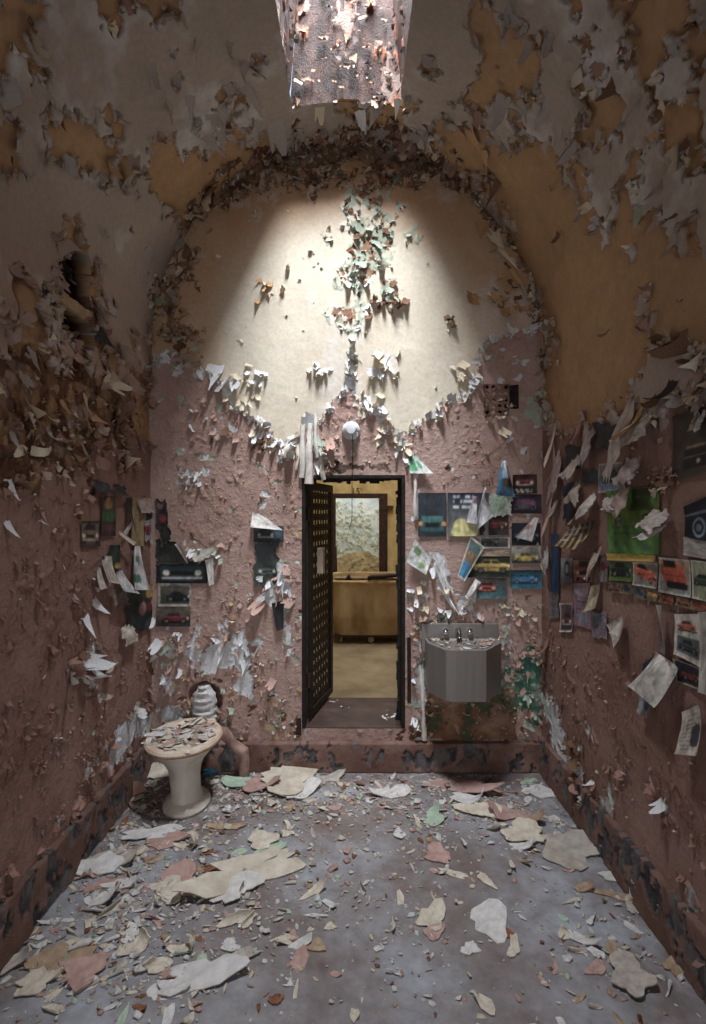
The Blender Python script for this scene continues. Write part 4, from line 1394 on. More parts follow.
# far cell wall with peeling pale paint
u, v = np.meshgrid(np.linspace(-1.2, 1.4, 260), np.linspace(CZ, 3.6, 340), indexing='xy')
nb_, nm_, nf_ = fbm(u, v, 0.5, 4, 711), fbm(u, v, 0.14, 4, 721), fbm(u, v, 0.05, 4, 731)
cv, c1, c2 = cells(u + 0.02 * nm_, v + 0.02 * nf_, 0.04, 741)
c = mix(np.broadcast_to(lin((186, 196, 198)), u.shape + (3,)), np.broadcast_to(lin((214, 218, 216)), u.shape + (3,)), np.clip(nb_ + 0.5, 0, 1))
low = v < (1.42 + 0.05 * nb_)
pe = ((nm_ * 0.7 + (cv - 0.5) * 1.3 + 0.4 * sstep(1.75, 1.2, v) - 0.55) > 0)
c = np.where(pe[..., None], np.where((cv > 0.6)[..., None], lin((156, 164, 142)), np.where((cv > 0.3)[..., None], lin((200, 200, 190)), lin((140, 140, 122)))), c)
lowp = v < (0.80 + 0.06 * np.sin(u * 7 + 1.0) + 0.04 * nm_)
c = np.where(lowp[..., None], mix(np.broadcast_to(lin((176, 158, 128)), c.shape), np.broadcast_to(lin((120, 112, 88)), c.shape), np.clip(nf_ + nm_ * 0.6, 0, 1)), c)
P = np.stack([u, 9.6 - 0.006 * nm_ - np.where(pe, 0.004 * cv, 0), v], -1)
o = new_obj('wall_far', raw_mesh('wall_far', P.reshape(-1, 3), grid_faces(340, 260), c.reshape(-1, 3), True, M_WALL, np.full(u.size, 0.08)))
tag(o, 'pale peeling wall of the cell across the corridor', kind='structure')
m_fc = mat_noise('far_cell_paint', (170, 160, 140), (200, 196, 184), 5, 0.9)
tag(MB().box((-1.3, FY + 0.3, CZ), (-1.2, 9.7, 3.6)).box((1.4, FY + 0.3, CZ), (1.5, 9.7, 3.6)).box((-1.3, FY + 0.3, 3.6), (1.5, 9.7, 3.7)).build('wall_far_side', m_fc), 'side walls of the cell across the corridor', kind='structure')
# opposite door frame
fr2 = empty('door_2', (0, FY, 0))
tag(fr2, 'dark iron frame of the doorway across the corridor', kind='structure')
for nm_2, a, b_ in (('jamb', (OX0 - 0.06, FY - 0.04, CZ), (OX0 + 0.01, FY + 0.1, OZ + 0.06)), ('jamb', (OX1 - 0.01, FY - 0.04, CZ), (OX1 + 0.10, FY + 0.1, OZ + 0.06)), ('lintel', (OX0 + 0.01, FY - 0.04, OZ), (OX1 - 0.01, FY + 0.1, OZ + 0.06))):
    part(MB().box(a, b_), nm_2, M_RUST, fr2, bevel=0.005)
for z in (1.60,):
    part(MB().box((OX1 + 0.09, FY - 0.06, z), (OX1 + 0.18, FY - 0.02, z + 0.05)), 'hinge', M_RUST, fr2)
# stencilled cell number above the opposite door
ink = mat_noise('stencil_ink', (36, 30, 26), (58, 48, 40), 40, 0.9)
cu = bpy.data.curves.new('cell_number', 'FONT')
cu.body = "15'"
cu.size = 0.125
cu.extrude = 0.002
cu.align_x = 'CENTER'
ct = bpy.data.objects.new('cell_number', cu)
COL.objects.link(ct)
ct.location = (0.062, FY - 0.005, 1.805)
ct.rotation_euler = (math.pi / 2, 0, 0)
cu.materials.append(ink)
bpy.context.view_layer.update()
dg = bpy.context.evaluated_depsgraph_get()
me = bpy.data.meshes.new_from_object(ct.evaluated_get(dg))
mw = ct.matrix_world.copy()
bpy.data.objects.remove(ct)
o = new_obj('cell_number', me)
o.matrix_world = mw
tag(o, "black stencilled number 15' on the yellow wall above the far doorway", 'sign')

# ------------------------------------------------------------------ laundry cart in the corridor
m_canvas = mat_noise('stained_canvas', (122, 98, 70), (168, 146, 112), 4, 0.9, 0, 0.3, 0.003, c2=(190, 172, 140), stretch=(1.0, 1.0, 0.45))
ct = empty('laundry_cart', (0.21, 6.05, CZ))
tag(ct, 'stained tan canvas laundry cart standing in the corridor', 'cart')
nx_, nz_ = 56, 26
hwx, hwy, h0, h1 = 0.46, 0.42, 0.10, 0.68
V = []
ring_n = 120
for k in range(nz_):
    t = k / (nz_ - 1)
    z = h0 + (h1 - h0) * t
    for i in range(ring_n):
        a = 2 * math.pi * i / ring_n
        ca, sa = math.cos(a), math.sin(a)
        e = 6
        r = 1.0 / ((abs(ca)) ** e + (abs(sa)) ** e) ** (1 / e)
        fold = 0.012 * math.sin(a * 17 + t * 2) * (1 - t) * t * 2 + 0.014 * math.sin(a * 7 + 1.3 * t + 0.5) * math.sin(math.pi * t)
        shrink = 0.90 + 0.10 * min(1, t * 3.0) - 0.012 * math.sin(math.pi * t)
        V.append((hwx * r * ca * shrink + fold * ca, hwy * r * sa * shrink + fold * sa, z))
F = [(k * ring_n + i, k * ring_n + (i + 1) % ring_n, (k + 1) * ring_n + (i + 1) % ring_n, (k + 1) * ring_n + i) for k in range(nz_ - 1) for i in range(ring_n)]
n0 = len(V)
for i in range(ring_n):      # inner lip and sunken bottom
    x, y, z = V[(nz_ - 1) * ring_n + i]
    V.append((x * 0.95, y * 0.95, z))
for i in range(ring_n):
    x, y, z = V[(nz_ - 1) * ring_n + i]
    V.append((x * 0.9, y * 0.9, z - 0.18))
for b0, b1 in (((nz_ - 1) * ring_n, n0), (n0, n0 + ring_n)):
    F += [(b0 + i, b0 + (i + 1) % ring_n, b1 + (i + 1) % ring_n, b1 + i) for i in range(ring_n)]
F.append(tuple(n0 + ring_n + i for i in range(ring_n)))
F.append(tuple(reversed(range(ring_n))))
mb = MB()
mb.v, mb.f = V, F
mb.build('canvas_bag', m_canvas, ct, True)
rim = [(hwx * 1.0 * math.cos(2 * math.pi * i / 64) / ((abs(math.cos(2 * math.pi * i / 64))) ** 6 + (abs(math.sin(2 * math.pi * i / 64))) ** 6) ** (1 / 6),
        hwy * math.sin(2 * math.pi * i / 64) / ((abs(math.cos(2 * math.pi * i / 64))) ** 6 + (abs(math.sin(2 * math.pi * i / 64))) ** 6) ** (1 / 6), h1) for i in range(65)]
MB().tube(rim, 0.016, 8).build('rim', mat_noise('rim_canvas', (150, 126, 88), (190, 168, 128), 14, 0.9), ct, True)
MB().box((-0.40, -0.36, 0.07), (0.40, 0.36, 0.105)).build('base_board', mat_noise('dark_wood', (40, 28, 20), (70, 50, 36), 8, 0.8, stretch=(1, 6, 1)), ct, False, 0.006)
whm = mat_noise('caster_rubber', (110, 98, 80), (150, 136, 112), 20, 0.6)
for sx in (-1, 1):
    for sy in (-1, 1):
        wv = empty('caster', (0, 0, 0))
        wv.parent = ct
        wv.location = (sx * 0.33, sy * 0.29, 0.036)
        MB().tube([(-0.014, 0, 0), (0.014, 0, 0)], 0.036, 16).build('wheel', whm, wv, True)
        MB().box((-0.022, -0.012, 0.0), (-0.016, 0.012, 0.05)).box((0.016, -0.012, 0.0), (0.022, 0.012, 0.05)).box((-0.022, -0.014, 0.038), (0.022, 0.014, 0.044)).build('fork', M_IRON, wv)
MB().tube([(0.0, -0.29, 0.036), (0.0, -0.32, 0.036)], 0.034, 16).build('wheel', whm, ct, True)
# things lying on the cart and beside it
mb = MB().box((0.21 - 0.40, 5.72, CZ + h1 + 0.012), (0.21 + 0.42, 5.95, CZ + h1 + 0.03), 0.008, rs)
tag(mb.build('wooden_board', mat_noise('grey_wood', (96, 84, 66), (140, 124, 98), 8, 0.85, stretch=(6, 1, 1)), None, False, 0.003), 'weathered grey board laid across the rim of the canvas cart', 'board')
mb = MB().tube([(0.20, 5.60, CZ + h1 + 0.060), (0.30, 5.62, CZ + h1 + 0.058), (0.62, 5.66, CZ + h1 + 0.085)], [0.022, 0.026, 0.02], 10)
mb.tube([(0.20, 5.60, CZ + h1 + 0.050), (0.17, 5.60, CZ + h1 + 0.034)], [0.03, 0.02], 8)
tag(mb.build('iron_bar', M_IRON, None, True), 'black iron bar lying across the canvas cart rim', 'bar')
mb = MB().tube([(-0.06, 5.68, CZ + h1 + 0.018), (-0.03, 5.68, CZ + h1 + 0.055), (-0.015, 5.69, CZ + h1 + 0.018)], [0.02, 0.028, 0.016], 10)
tag(mb.build('rag', mat_noise('black_rag', (18, 16, 15), (40, 34, 30), 20, 0.95), None, True), 'small crumpled black rag on the cart rim beside the board', 'rag')
mb = MB()
mb.add([(-0.30, 6.62, CZ), (-0.16, 6.62, CZ), (-0.20, 6.75, 1.12), (-0.30, 6.75, 1.12), (-0.30, 6.65, CZ), (-0.16, 6.65, CZ), (-0.20, 6.78, 1.12), (-0.30, 6.78, 1.12)],
       [(0, 1, 2, 3), (7, 6, 5, 4), (0, 4, 5, 1), (1, 5, 6, 2), (2, 6, 7, 3), (3, 7, 4, 0)])
tag(mb.build('metal_plate', M_RUST), 'dark tapered iron plate leaning behind the canvas cart', 'plate')
# ------------------------------------------------------------------ steel sink on the back wall
m, nt, b = base_mat('brushed_steel')
nn = noise_out(nt, 40, 5, 0.6, stretch=(1, 1, 0.05))
nt.links.new(ramp(nt, nn, [(0.3, rgba((122, 117, 113))), (0.7, rgba((134, 129, 125)))]), b.inputs['Base Color'])
b.inputs['Metallic'].default_value = 0.25
b.inputs['Roughness'].default_value = 0.42
M_STEEL = m
SX = 0.655
sk = empty('steel_sink', (SX, YB - 0.014, 0.515))
tag(sk, 'brushed steel prison sink with faceted bowl on the end wall', 'sink')
HT = 0.285


def octo(y_front, half, hf, z, zb=None):
    """outline of the bowl, from the wall round the chamfered front"""
    return [(-half, 0, z), (-half, -0.13, z), (-hf - 0.055, -0.285, z), (-hf, -y_front, z), (hf, -y_front, z), (half, -0.13, z), (half, 0, z)]


o0 = octo(0.302, 0.215, 0.085, 0.0)
o1 = octo(0.302, 0.215, 0.085, HT)
mb = MB()
mb.rings([[Vector(p) * 1 for p in o0], [Vector(p) for p in o1]], True, False)
# rolled rim and sunken basin
rim = [Vector((p[0] * 0.93, -0.02 + (p[1] + 0.02) * 0.93 if p[1] < -0.01 else -0.02, HT + 0.002)) for p in o1]
rim2 = [Vector((p.x * 0.93, (p.y + 0.15) * 0.9 - 0.15, HT - 0.012)) for p in rim]
n = len(o1)
base = len(mb.v)
mb.v += [tuple(p) for p in o1] + [tuple(p) for p in rim] + [tuple(p) for p in rim2]
for a, c_ in ((0, n), (n, 2 * n)):
    mb.f += [(base + a + i, base + a + (i + 1) % n, base + c_ + (i + 1) % n, base + c_ + i) for i in range(n)]
mb.f.append(tuple(base + 2 * n + i for i in range(n)))
mb.build('bowl', M_STEEL, sk, False, 0.004)
MB().tube([(-0.14, -0.287, 0.004), (-0.14, -0.287, HT - 0.006)], 0.0025, 6).build('seam', M_STEEL, sk)
m_spl = M_STEEL
MB().box((-0.234, -0.022, 0.2), (0.232, 0.0, 0.375)).build('backsplash', M_STEEL, sk, False, 0.006)
chrome = mat_noise('chrome', (190, 194, 200), (220, 224, 228), 30, 0.15, 1.0, 0)
for x in (-0.09, 0.055):
    bt = MB().tube([(x, -0.022, 0.33), (x, -0.042, 0.33), (x, -0.046, 0.33)], [0.016, 0.016, 0.010], 14).build('push_button', chrome, sk, True)
MB().tube([(-0.018, -0.022, 0.335), (-0.018, -0.05, 0.34), (-0.018, -0.075, 0.325), (-0.018, -0.082, 0.30)], [0.017, 0.017, 0.015, 0.011], 12).build('spout', chrome, sk, True)
MB().box((-0.215, -0.1, -0.006), (0.215, 0.0, 0.0)).build('underside', M_RUST, sk)

# ------------------------------------------------------------------ toilet
m, nt, b = base_mat('stained_ceramic')
n1 = noise_out(nt, 6, 6, 0.6, stretch=(1, 1, 0.5))
nt.links.new(ramp(nt, n1, [(0.3, rgba((150, 138, 122))), (0.5, rgba((206, 198, 186))), (0.75, rgba((226, 222, 214)))]), b.inputs['Base Color'])
b.inputs['Roughness'].default_value = 0.35
M_CER = m
TX, TY = -0.905, 2.83
tl = empty('toilet', (TX, TY, 0))
tag(tl, 'white ceramic pedestal toilet heaped with paint chips', 'toilet')


def ell(rx, ry, z, dx=0, dy=0, n=40):
    return [(dx + rx * math.cos(2 * math.pi * k / n), dy + ry * math.sin(2 * math.pi * k / n), z) for k in range(n)]


mb = MB()
mb.rings([ell(0.118, 0.145, 0.0, 0.02, -0.02), ell(0.122, 0.15, 0.012, 0.02, -0.02), ell(0.115, 0.14, 0.028, 0.02, -0.02), ell(0.085, 0.10, 0.045, 0.018, -0.02), ell(0.076, 0.09, 0.08, 0.015, -0.02), ell(0.078, 0.095, 0.15, 0.01, -0.02),
          ell(0.085, 0.105, 0.20, 0.006, -0.01), ell(0.105, 0.13, 0.24, 0.002, -0.005), ell(0.14, 0.17, 0.28), ell(0.168, 0.205, 0.315), ell(0.182, 0.222, 0.335)], True, False)
mb.build('pedestal', M_CER, tl, True)
rimm = mat_noise('stained_rim', (190, 164, 138), (214, 206, 194), 9, 0.45, 0, 0.2, 0.002, c2=(222, 216, 206))
mb = MB()
mb.rings([ell(0.182, 0.222, 0.333), ell(0.196, 0.236, 0.338), ell(0.198, 0.238, 0.350), ell(0.19, 0.23, 0.362), ell(0.158, 0.195, 0.362), ell(0.146, 0.182, 0.350), ell(0.13, 0.165, 0.335)], False, True)
mb.build('rim', rimm, tl, True)
MB().rings([ell(0.1835, 0.2235, 0.331), ell(0.1965, 0.2365, 0.3365), ell(0.1985, 0.2385, 0.342), ell(0.1975, 0.2375, 0.343), ell(0.18, 0.22, 0.338)], False, False).build('rust_stain', mat_noise('rust_stain', (120, 72, 44), (176, 128, 92), 20, 0.7), tl, True)
MB().rings([ell(0.135, 0.17, 0.33), ell(0.135, 0.17, 0.345), ell(0.09, 0.11, 0.356)], True, True).build('rubbish_fill', mat_noise('rubbish', (120, 104, 92), (176, 160, 146), 30, 0.95), tl, True)
MB().tube([(0.10, 0.19, 0.30), (0.155, 0.24, 0.27), (0.205, 0.25, 0.20), (0.235, 0.255, 0.17), (0.265, 0.25, 0.155), (0.272, 0.25, 0.12), (0.272, 0.25, 0.0)], [0.036, 0.036, 0.03, 0.036, 0.036, 0.03, 0.03], 14).build('waste_pipe', mat_noise('old_pipe', (112, 84, 76), (168, 140, 130), 14, 0.7), tl, True)
MB().tube([(0.03, 0.20, 0.29), (0.05, 0.28, 0.29), (0.055, 0.335, 0.29)], 0.035, 12).build('inlet', M_CER, tl, True)
# white plug of plaster in the hole behind it
pg = MB()
n = 28
rings_ = []
for k in range(14):
    t = k / 13
    z = -0.10 + 0.205 * t
    w = 0.072 * (1 - max(0, t - 0.55) ** 2 * 3.2) + 0.006 * math.sin(k * 2.1)
    rings_.append([(TH.x + w * math.cos(2 * math.pi * i / n) + 0.004 * math.sin(i * 3 + k), YB - 0.002 + (0.055 + 0.008 * math.sin(k * 2.4 + 1)) * math.sin(2 * math.pi * i / n) - 0.012, TH.z - 0.012 + z) for i in range(n)])
pg.rings(rings_)
tag(pg.build('plaster_plug', mat_noise('white_plaster', (176, 174, 174), (214, 214, 216), 18, 0.9, 0, 0.5, 0.006, stretch=(0.6, 0.6, 2.5)), None, True), 'bandaged white plaster plug in the hole behind the toilet', 'plug')

# ------------------------------------------------------------------ lamp holder above the door and its wire
L0 = on_back(351, 431)
lh = empty('lamp_holder', (L0.x, YB, L0.z))
tag(lh, 'round white porcelain lamp holder above the doorway', 'lamp')
porc = mat_noise('porcelain', (196, 200, 206), (226, 228, 232), 20, 0.3, 0, 0.1)
R90 = [(r, z) for r, z in ((0.050, 0.0), (0.056, 0.012), (0.055, 0.03), (0.045, 0.045), (0.038, 0.060), (0.034, 0.085), (0.028, 0.092), (0.012, 0.094))]
mb = MB().rings([[(r * math.cos(2 * math.pi * k / 28), -z + 0.002, r * math.sin(2 * math.pi * k / 28)) for k in range(28)] for r, z in R90], True, True)
mb.build('body', porc, lh, True)
for sx, sz in ((-0.03, 0.0), (0.026, -0.012)):
    MB().tube([(sx, -0.038, sz), (sx, -0.056, sz)], 0.006, 8).build('screw', M_IRON, lh)
MB().rings([[(0.026 * math.cos(2 * math.pi * k / 12) + 0.014, -0.058 - dy, 0.03 * math.sin(2 * math.pi * k / 12) - 0.03) for k in range(12)] for dy in (0.0, 0.006)]).build('chipped_face', porc, lh)
tag(MB().tube([(L0.x + 0.008, YB - 0.075, L0.z - 0.035), (L0.x + 0.012, YB - 0.07, L0.z - 0.10), (L0.x + 0.006, YB - 0.06, 1.75), (L0.x + 0.007, YB - 0.06, 1.54), (L0.x + 0.002, YB - 0.06, 1.50), (L0.x - 0.012, YB - 0.06, 1.47), (L0.x - 0.006, YB - 0.06, 1.455)], 0.0022, 6).build('hanging_wire', M_IRON, None, True), 'thin black wire dangling from the lamp holder into the doorway', 'wire')

# ------------------------------------------------------------------ punched vent plate
vp = empty('vent_plate', tuple(on_back(496, 402) + Vector((0, -0.004, 0))))
tag(vp, 'rusty wall vent pierced with rows of round holes', 'vent')
vm = mat_noise('vent_paint', (88, 66, 56), (140, 108, 96), 20, 0.85)
hole_m = mat_noise('vent_hole', (8, 6, 6), (18, 14, 12), 20, 1.0)
cs, nr, nc = 0.0385, 5, 4
g = MB()
x0, z0 = -nc * cs / 2, -0.085
seg = 12
for r in range(nr):
    for q in range(nc):
        cx, cz = x0 + (q + 0.5) * cs, z0 + (r + 0.5) * cs
        # square cell with a round hole through it
        sq, ci, cb = [], [], []
        for k in range(seg):
            a = 2 * math.pi * (k + 0.5) / seg
            ca, sa = math.cos(a), math.sin(a)
            e = cs / 2 / max(abs(ca), abs(sa))
            sq.append((cx + e * ca, -0.010, cz + e * sa))
            ci.append((cx + 0.0125 * ca, -0.010, cz + 0.0125 * sa))
            cb.append((cx + 0.0125 * ca, 0.006, cz + 0.0125 * sa))
        g.rings([sq, ci, cb], False, False)
o = g.build('plate', vm, vp)
MB().box((x0, -0.0005, z0), (-x0, 0.002, z0 + nr * cs)).build('dark_duct', hole_m, vp)
MB().box((x0 + nc * cs, -0.008, z0 + 0.045), (x0 + nc * cs + 0.06, 0.004, z0 + nr * cs - 0.01), 0.006, rs).build('broken_edge', mat_noise('vent_dark', (24, 18, 18), (52, 38, 36), 25, 0.95), vp)

# pencil scrawl beside the clippings: dark strokes on the paint
sq = MB()
def stroke(pts, r=0.0022):
    sq.tube([tuple(on_back(x, y) + Vector((0, -0.012, 0))) for x, y in pts], r, 5)
stroke([(481, 483), (483, 482), (484, 484), (482, 486), (485, 486)])
stroke([(488, 481), (486, 482), (486, 486), (489, 486), (489, 481)])
stroke([(491.5, 478), (491.5, 485)])
tag(sq.build('wall_scrawl', mat_noise('pencil', (40, 32, 32), (60, 50, 48), 40, 0.9)), 'dark pencil scrawl on the pink wall above the clippings', 'writing')
# ------------------------------------------------------------------ magazine clippings, pages and torn paper on the walls
def mat_paper():
    m, nt, b = base_mat('printed_paper')
    at = nd(nt, 'ShaderNodeAttribute', attribute_name='Col')
    g = nd(nt, 'ShaderNodeNewGeometry')
    c = mixrgb(nt, g.outputs['Backfacing'], at.outputs['Color'], rgba((198, 188, 174)))
    c = mixrgb(nt, 1.0, c, ramp(nt, noise_out(nt, 22, 5, 0.6), [(0.3, G(0.8)), (0.7, G(1.1))]), 'MULTIPLY')
    nt.links.new(c, b.inputs['Base Color'])
    b.inputs['Roughness'].default_value = 0.55
    b.inputs['Specular IOR Level'].default_value = 0.3
    return m


M_PAPER = mat_paper()


def fill(u, c):
    return np.broadcast_to(lin(c), u.shape + (3,)).copy()


def put(img, mask, c):
    img[mask] = lin(c)


def grad(u, v, top, bot, seed, amt=0.25):
    img = mix(fill(u, bot), fill(u, top), v)
    n = fbm(u + seed, v + seed * 0.7, 0.35, 4, 900 + seed)
    return img * np.clip(1 + amt * n, 0.3, 1.8)[..., None]


def car(img, u, v, asp, body, cx, cy, w, kind='side', glass=(34, 40, 46), tyre=(20, 20, 22)):
    """asp = width / height of the picture; w = car length as share of the picture's width"""
    x = (u - cx) / (w / 2)
    y = (v - cy) / (w / 2) / asp
    B = np.array(body, float)
    if kind == 'side':
        put(img, (np.abs(x) < 1.0) & (y < -0.20) & (y > -0.34), tuple(0.25 * B))
        put(img, (np.abs(x) ** 4 + (np.abs(y + 0.02) / 0.2) ** 4) < 1, tuple(B))
        put(img, ((np.abs(x) ** 4 + (np.abs(y + 0.02) / 0.2) ** 4) < 1) & (y > 0.08), tuple(np.minimum(B * 1.25 + 14, 255)))
        cab = (y > 0.12) & (y < 0.40) & (np.abs(x + 0.08) < 0.60 - 0.85 * (y - 0.12))
        put(img, cab, tuple(B * 0.9))
        put(img, (y > 0.17) & (y < 0.36) & (np.abs(x + 0.08) < 0.53 - 0.85 * (y - 0.12)) & (np.abs(x + 0.05) > 0.03), glass)
        put(img, (np.abs(x) < 0.98) & (np.abs(y + 0.06) < 0.016), tuple(B * 0.5))
        for wx in (-0.6, 0.6):
            r = np.hypot(x - wx, y + 0.2)
            put(img, r < 0.19, tyre)
            put(img, r < 0.10, (150, 150, 152))
            put(img, r < 0.05, (60, 60, 62))
        put(img, (np.abs(x - 0.93) < 0.05) & (np.abs(y - 0.02) < 0.06), (236, 226, 190))
    elif kind == 'front':
        put(img, (np.abs(x) < 0.95) & (y < -0.25) & (y > -0.52), tuple(0.2 * B))
        put(img, (np.abs(x) ** 5 + (np.abs(y + 0.08) / 0.36) ** 5) < 1, tuple(B))
        put(img, (y > 0.2) & (y < 0.62) & (np.abs(x) < 0.78 - 0.55 * (y - 0.2)), tuple(B * 0.8))
        put(img, (y > 0.25) & (y < 0.56) & (np.abs(x) < 0.68 - 0.55 * (y - 0.2)), glass)
        put(img, (np.abs(x) < 0.5) & (np.abs(y + 0.1) < 0.10), (26, 26, 28))
        put(img, (np.abs(x) < 0.9) & (np.abs(y + 0.32) < 0.04), (176, 176, 178))
        for wx in (-0.72, 0.72):
            put(img, np.hypot(x - wx, (y + 0.08) * 1.1) < 0.14, (232, 226, 206))
            put(img, (np.abs(x - wx) < 0.14) & (y < -0.36) & (y > -0.56), tyre)
    else:                                 # three-quarter view
        xs_ = x + 0.35 * y
        ys_ = y + 0.16 * x
        put(img, ((np.abs(xs_) / 1.0) ** 4 + (np.abs(ys_ + 0.05) / 0.27) ** 4) < 1, tuple(B))
        put(img, (((np.abs(xs_) / 1.0) ** 4 + (np.abs(ys_ + 0.05) / 0.27) ** 4) < 1) & (ys_ > 0.10), tuple(np.minimum(B * 1.2 + 16, 255)))
        put(img, (ys_ > 0.16) & (ys_ < 0.46) & (np.abs(xs_ + 0.2) < 0.55 - 0.7 * (ys_ - 0.16)), tuple(B * 0.8))
        put(img, (ys_ > 0.20) & (ys_ < 0.42) & (np.abs(xs_ + 0.2) < 0.47 - 0.7 * (ys_ - 0.16)), glass)
        put(img, (xs_ > 0.5) & (xs_ < 0.95) & (np.abs(ys_ + 0.12) < 0.07), (30, 30, 32))
        for wx, wy in ((-0.55, -0.24), (0.35, -0.30)):
            r = np.hypot((xs_ - wx) * 1.2, ys_ - wy)
            put(img, r < 0.17, tyre)
            put(img, r < 0.08, (140, 140, 140))
        put(img, np.hypot(xs_ - 0.86, ys_ - 0.0) < 0.07, (236, 228, 200))


def border(img, u, v, asp, w, c):
    put(img, (u < w) | (u > 1 - w) | (v < w * asp) | (v > 1 - w * asp), c)


def lines(img, u, v, x0, x1, ys, c, seed, h=0.018, dash=0.035):
    """rows of print too small to read"""
    for k, y in enumerate(ys):
        w = vnoise(u / dash + 31 * seed + 7 * k, np.zeros_like(u) + k * 3.3, 950 + seed)
        put(img, (np.abs(v - y) < h) & (u > x0) & (u < x1) & (w > 0.36), c)


def pic(top, bot, body=None, kind='side', cx=0.5, cy=0.45, w=0.8, seed=0, bw=0.0, bc=(206, 200, 188), extra=None, amt=0.25):
    def fn(u, v, asp):
        img = grad(u, v, top, bot, seed, amt)
        if body is not None:
            car(img, u, v, asp, body, cx, cy, w, kind)
        if extra:
            extra(img, u, v, asp)
        if bw:
            border(img, u, v, asp, bw, bc)
        return img
    return fn


def page(c=(204, 196, 184), ink=None, seed=0, spots=()):
    def fn(u, v, asp):
        img = grad(u, v, c, tuple(np.array(c) * 0.92), seed, 0.08)
        if ink is not None:
            lines(img, u, v, 0.12, 0.88, np.arange(0.12, 0.9, 0.09), ink, seed)
        for (x, y, rx, ry, cc) in spots:
            q = ((u - x) / rx) ** 4 + ((v - y) / ry) ** 4 + 0.5 * fbm(u, v, 0.2, 3, 970 + seed)
            put(img, q < 1, cc)
        return img
    return fn


BASIS = {'back': (np.array([1.0, 0, 0]), np.array([0, -1.0, 0]), on_back), 'left': (np.array([0, 1.0, 0]), np.array([1.0, 0, 0]), on_left), 'right': (np.array([0, -1.0, 0]), np.array([-1.0, 0, 0]), on_right)}
rngc = random.Random(12)
CLIPN = [0]


def clip(name, label, cat, surf, quad, art, folds=(), tilt=0.0, side_tilt=0.0, off=None, group=None, curl=0.003, torn=0.0, bulge=0.0):
    """quad: pixels of top-left, top-right, bottom-right, bottom-left; folds: (u, v, nu, nv, radius, max angle) rolled towards the room"""
    A, N, fn = BASIS[surf]
    up = np.array([0, 0, 1.0])
    C = [np.array(fn(*p)) for p in quad]
    w = (np.linalg.norm(C[1] - C[0]) + np.linalg.norm(C[2] - C[3])) / 2
    h = (np.linalg.norm(C[3] - C[0]) + np.linalg.norm(C[2] - C[1])) / 2
    wp = max(abs(quad[1][0] - quad[0][0]), abs(quad[2][0] - quad[3][0]))
    hp_ = max(abs(quad[3][1] - quad[0][1]), abs(quad[2][1] - quad[1][1]))
    nu = int(np.clip(wp * 1.3, 8, 60))
    nv = int(np.clip(hp_ * 1.1, 8, 64))
    u, v = np.meshgrid(np.linspace(0, 1, nu), np.linspace(0, 1, nv), indexing='xy')
    CLIPN[0] += 1
    sd = CLIPN[0]
    uu, vv = u, v
    if torn:
        uu = u + torn * fbm(v * 1.0 + sd, u * 0.2, 0.2, 3, 1200 + sd) * (np.abs(2 * u - 1) ** 3) * np.sign(2 * u - 1)
        vv = v + torn * fbm(u * 1.0 + sd, v * 0.2, 0.2, 3, 1300 + sd) * (np.abs(2 * v - 1) ** 3) * np.sign(2 * v - 1)
    P = (C[3] * (1 - uu)[..., None] + C[2] * uu[..., None]) * (1 - vv)[..., None] + (C[0] * (1 - uu)[..., None] + C[1] * uu[..., None]) * vv[..., None]
    ctr = sum(C) / 4
    a = (P - ctr) @ A
    b = (P - ctr) @ up
    hh = np.zeros_like(a)
    o0 = (0.008 + 0.0006 * (CLIPN[0] % 9)) if off is None else off
    edge = (np.abs(2 * u - 1) ** 6 + np.abs(2 * v - 1) ** 6)
    hh = hh + o0 + curl * edge * (0.5 + vnoise(u * 2.3 + sd, v * 2.3, 1400 + sd)) + 0.0025 * fbm(u + sd, v, 0.6, 2, 1500)
    hh = hh + tilt * (1 - v) ** 1.5 + side_tilt * u ** 1.5 + bulge * np.sin(np.pi * u) * np.sin(np.pi * v)
    for fu, fv, du, dv, r, amax in folds:
        # fold line through uv (fu, fv); direction given in plane axes
        pf = (C[3] * (1 - fu) + C[2] * fu) * (1 - fv) + (C[0] * (1 - fu) + C[1] * fu) * fv
        fa, fb = (pf - ctr) @ A, (pf - ctr) @ up
        L = math.hypot(du, dv)
        du_, dv_ = du / L, dv / L
        t = (a - fa) * du_ + (b - fb) * dv_
        th = np.clip(t / r, 0, amax)
        rest = np.clip(t - r * amax, 0, None)
        along = r * np.sin(th) + rest * math.cos(amax)
        rise = r * (1 - np.cos(th)) + rest * math.sin(amax)
        m_ = t > 0
        a = np.where(m_, a + (along - t) * du_, a)
        b = np.where(m_, b + (along - t) * dv_, b)
        hh = np.where(m_, hh + rise, hh)
    Q = ctr + a[..., None] * A + b[..., None] * up + hh[..., None] * N
    asp = w / max(h, 1e-6)
    col = art(u, v, asp)
    for _ in range(1):                         # soft halftone print
        q = np.pad(col, ((1, 1), (1, 1), (0, 0)), 'edge')
        col = 0.36 * q[1:-1, 1:-1] + 0.16 * (q[:-2, 1:-1] + q[2:, 1:-1] + q[1:-1, :-2] + q[1:-1, 2:])
    grey = col.mean(-1, keepdims=True)
    col = grey + (col - grey) * 0.72            # faded print
    col = col * np.clip(1 + 0.35 * fbm(u * 1.3 + sd, v, 0.3, 4, 1600) + 0.25 * fbm(u * 1.3, v + sd, 0.09, 2, 1610), 0.35, 1.6)[..., None]
    org = ctr
    me = raw_mesh(name, (Q - org).reshape(-1, 3), grid_faces(nv, nu), np.asarray(col).reshape(-1, 3), True, M_PAPER)
    o = new_obj(name, me)
    o.location = tuple(org)
    return tag(o, label, cat, group)


def rect(x0, y0, x1, y1, dy=0.0):
    return [(x0, y0), (x1, y0 + dy), (x1, y1 + dy), (x0, y1)]


BR = 'clippings on the end wall by the sink'
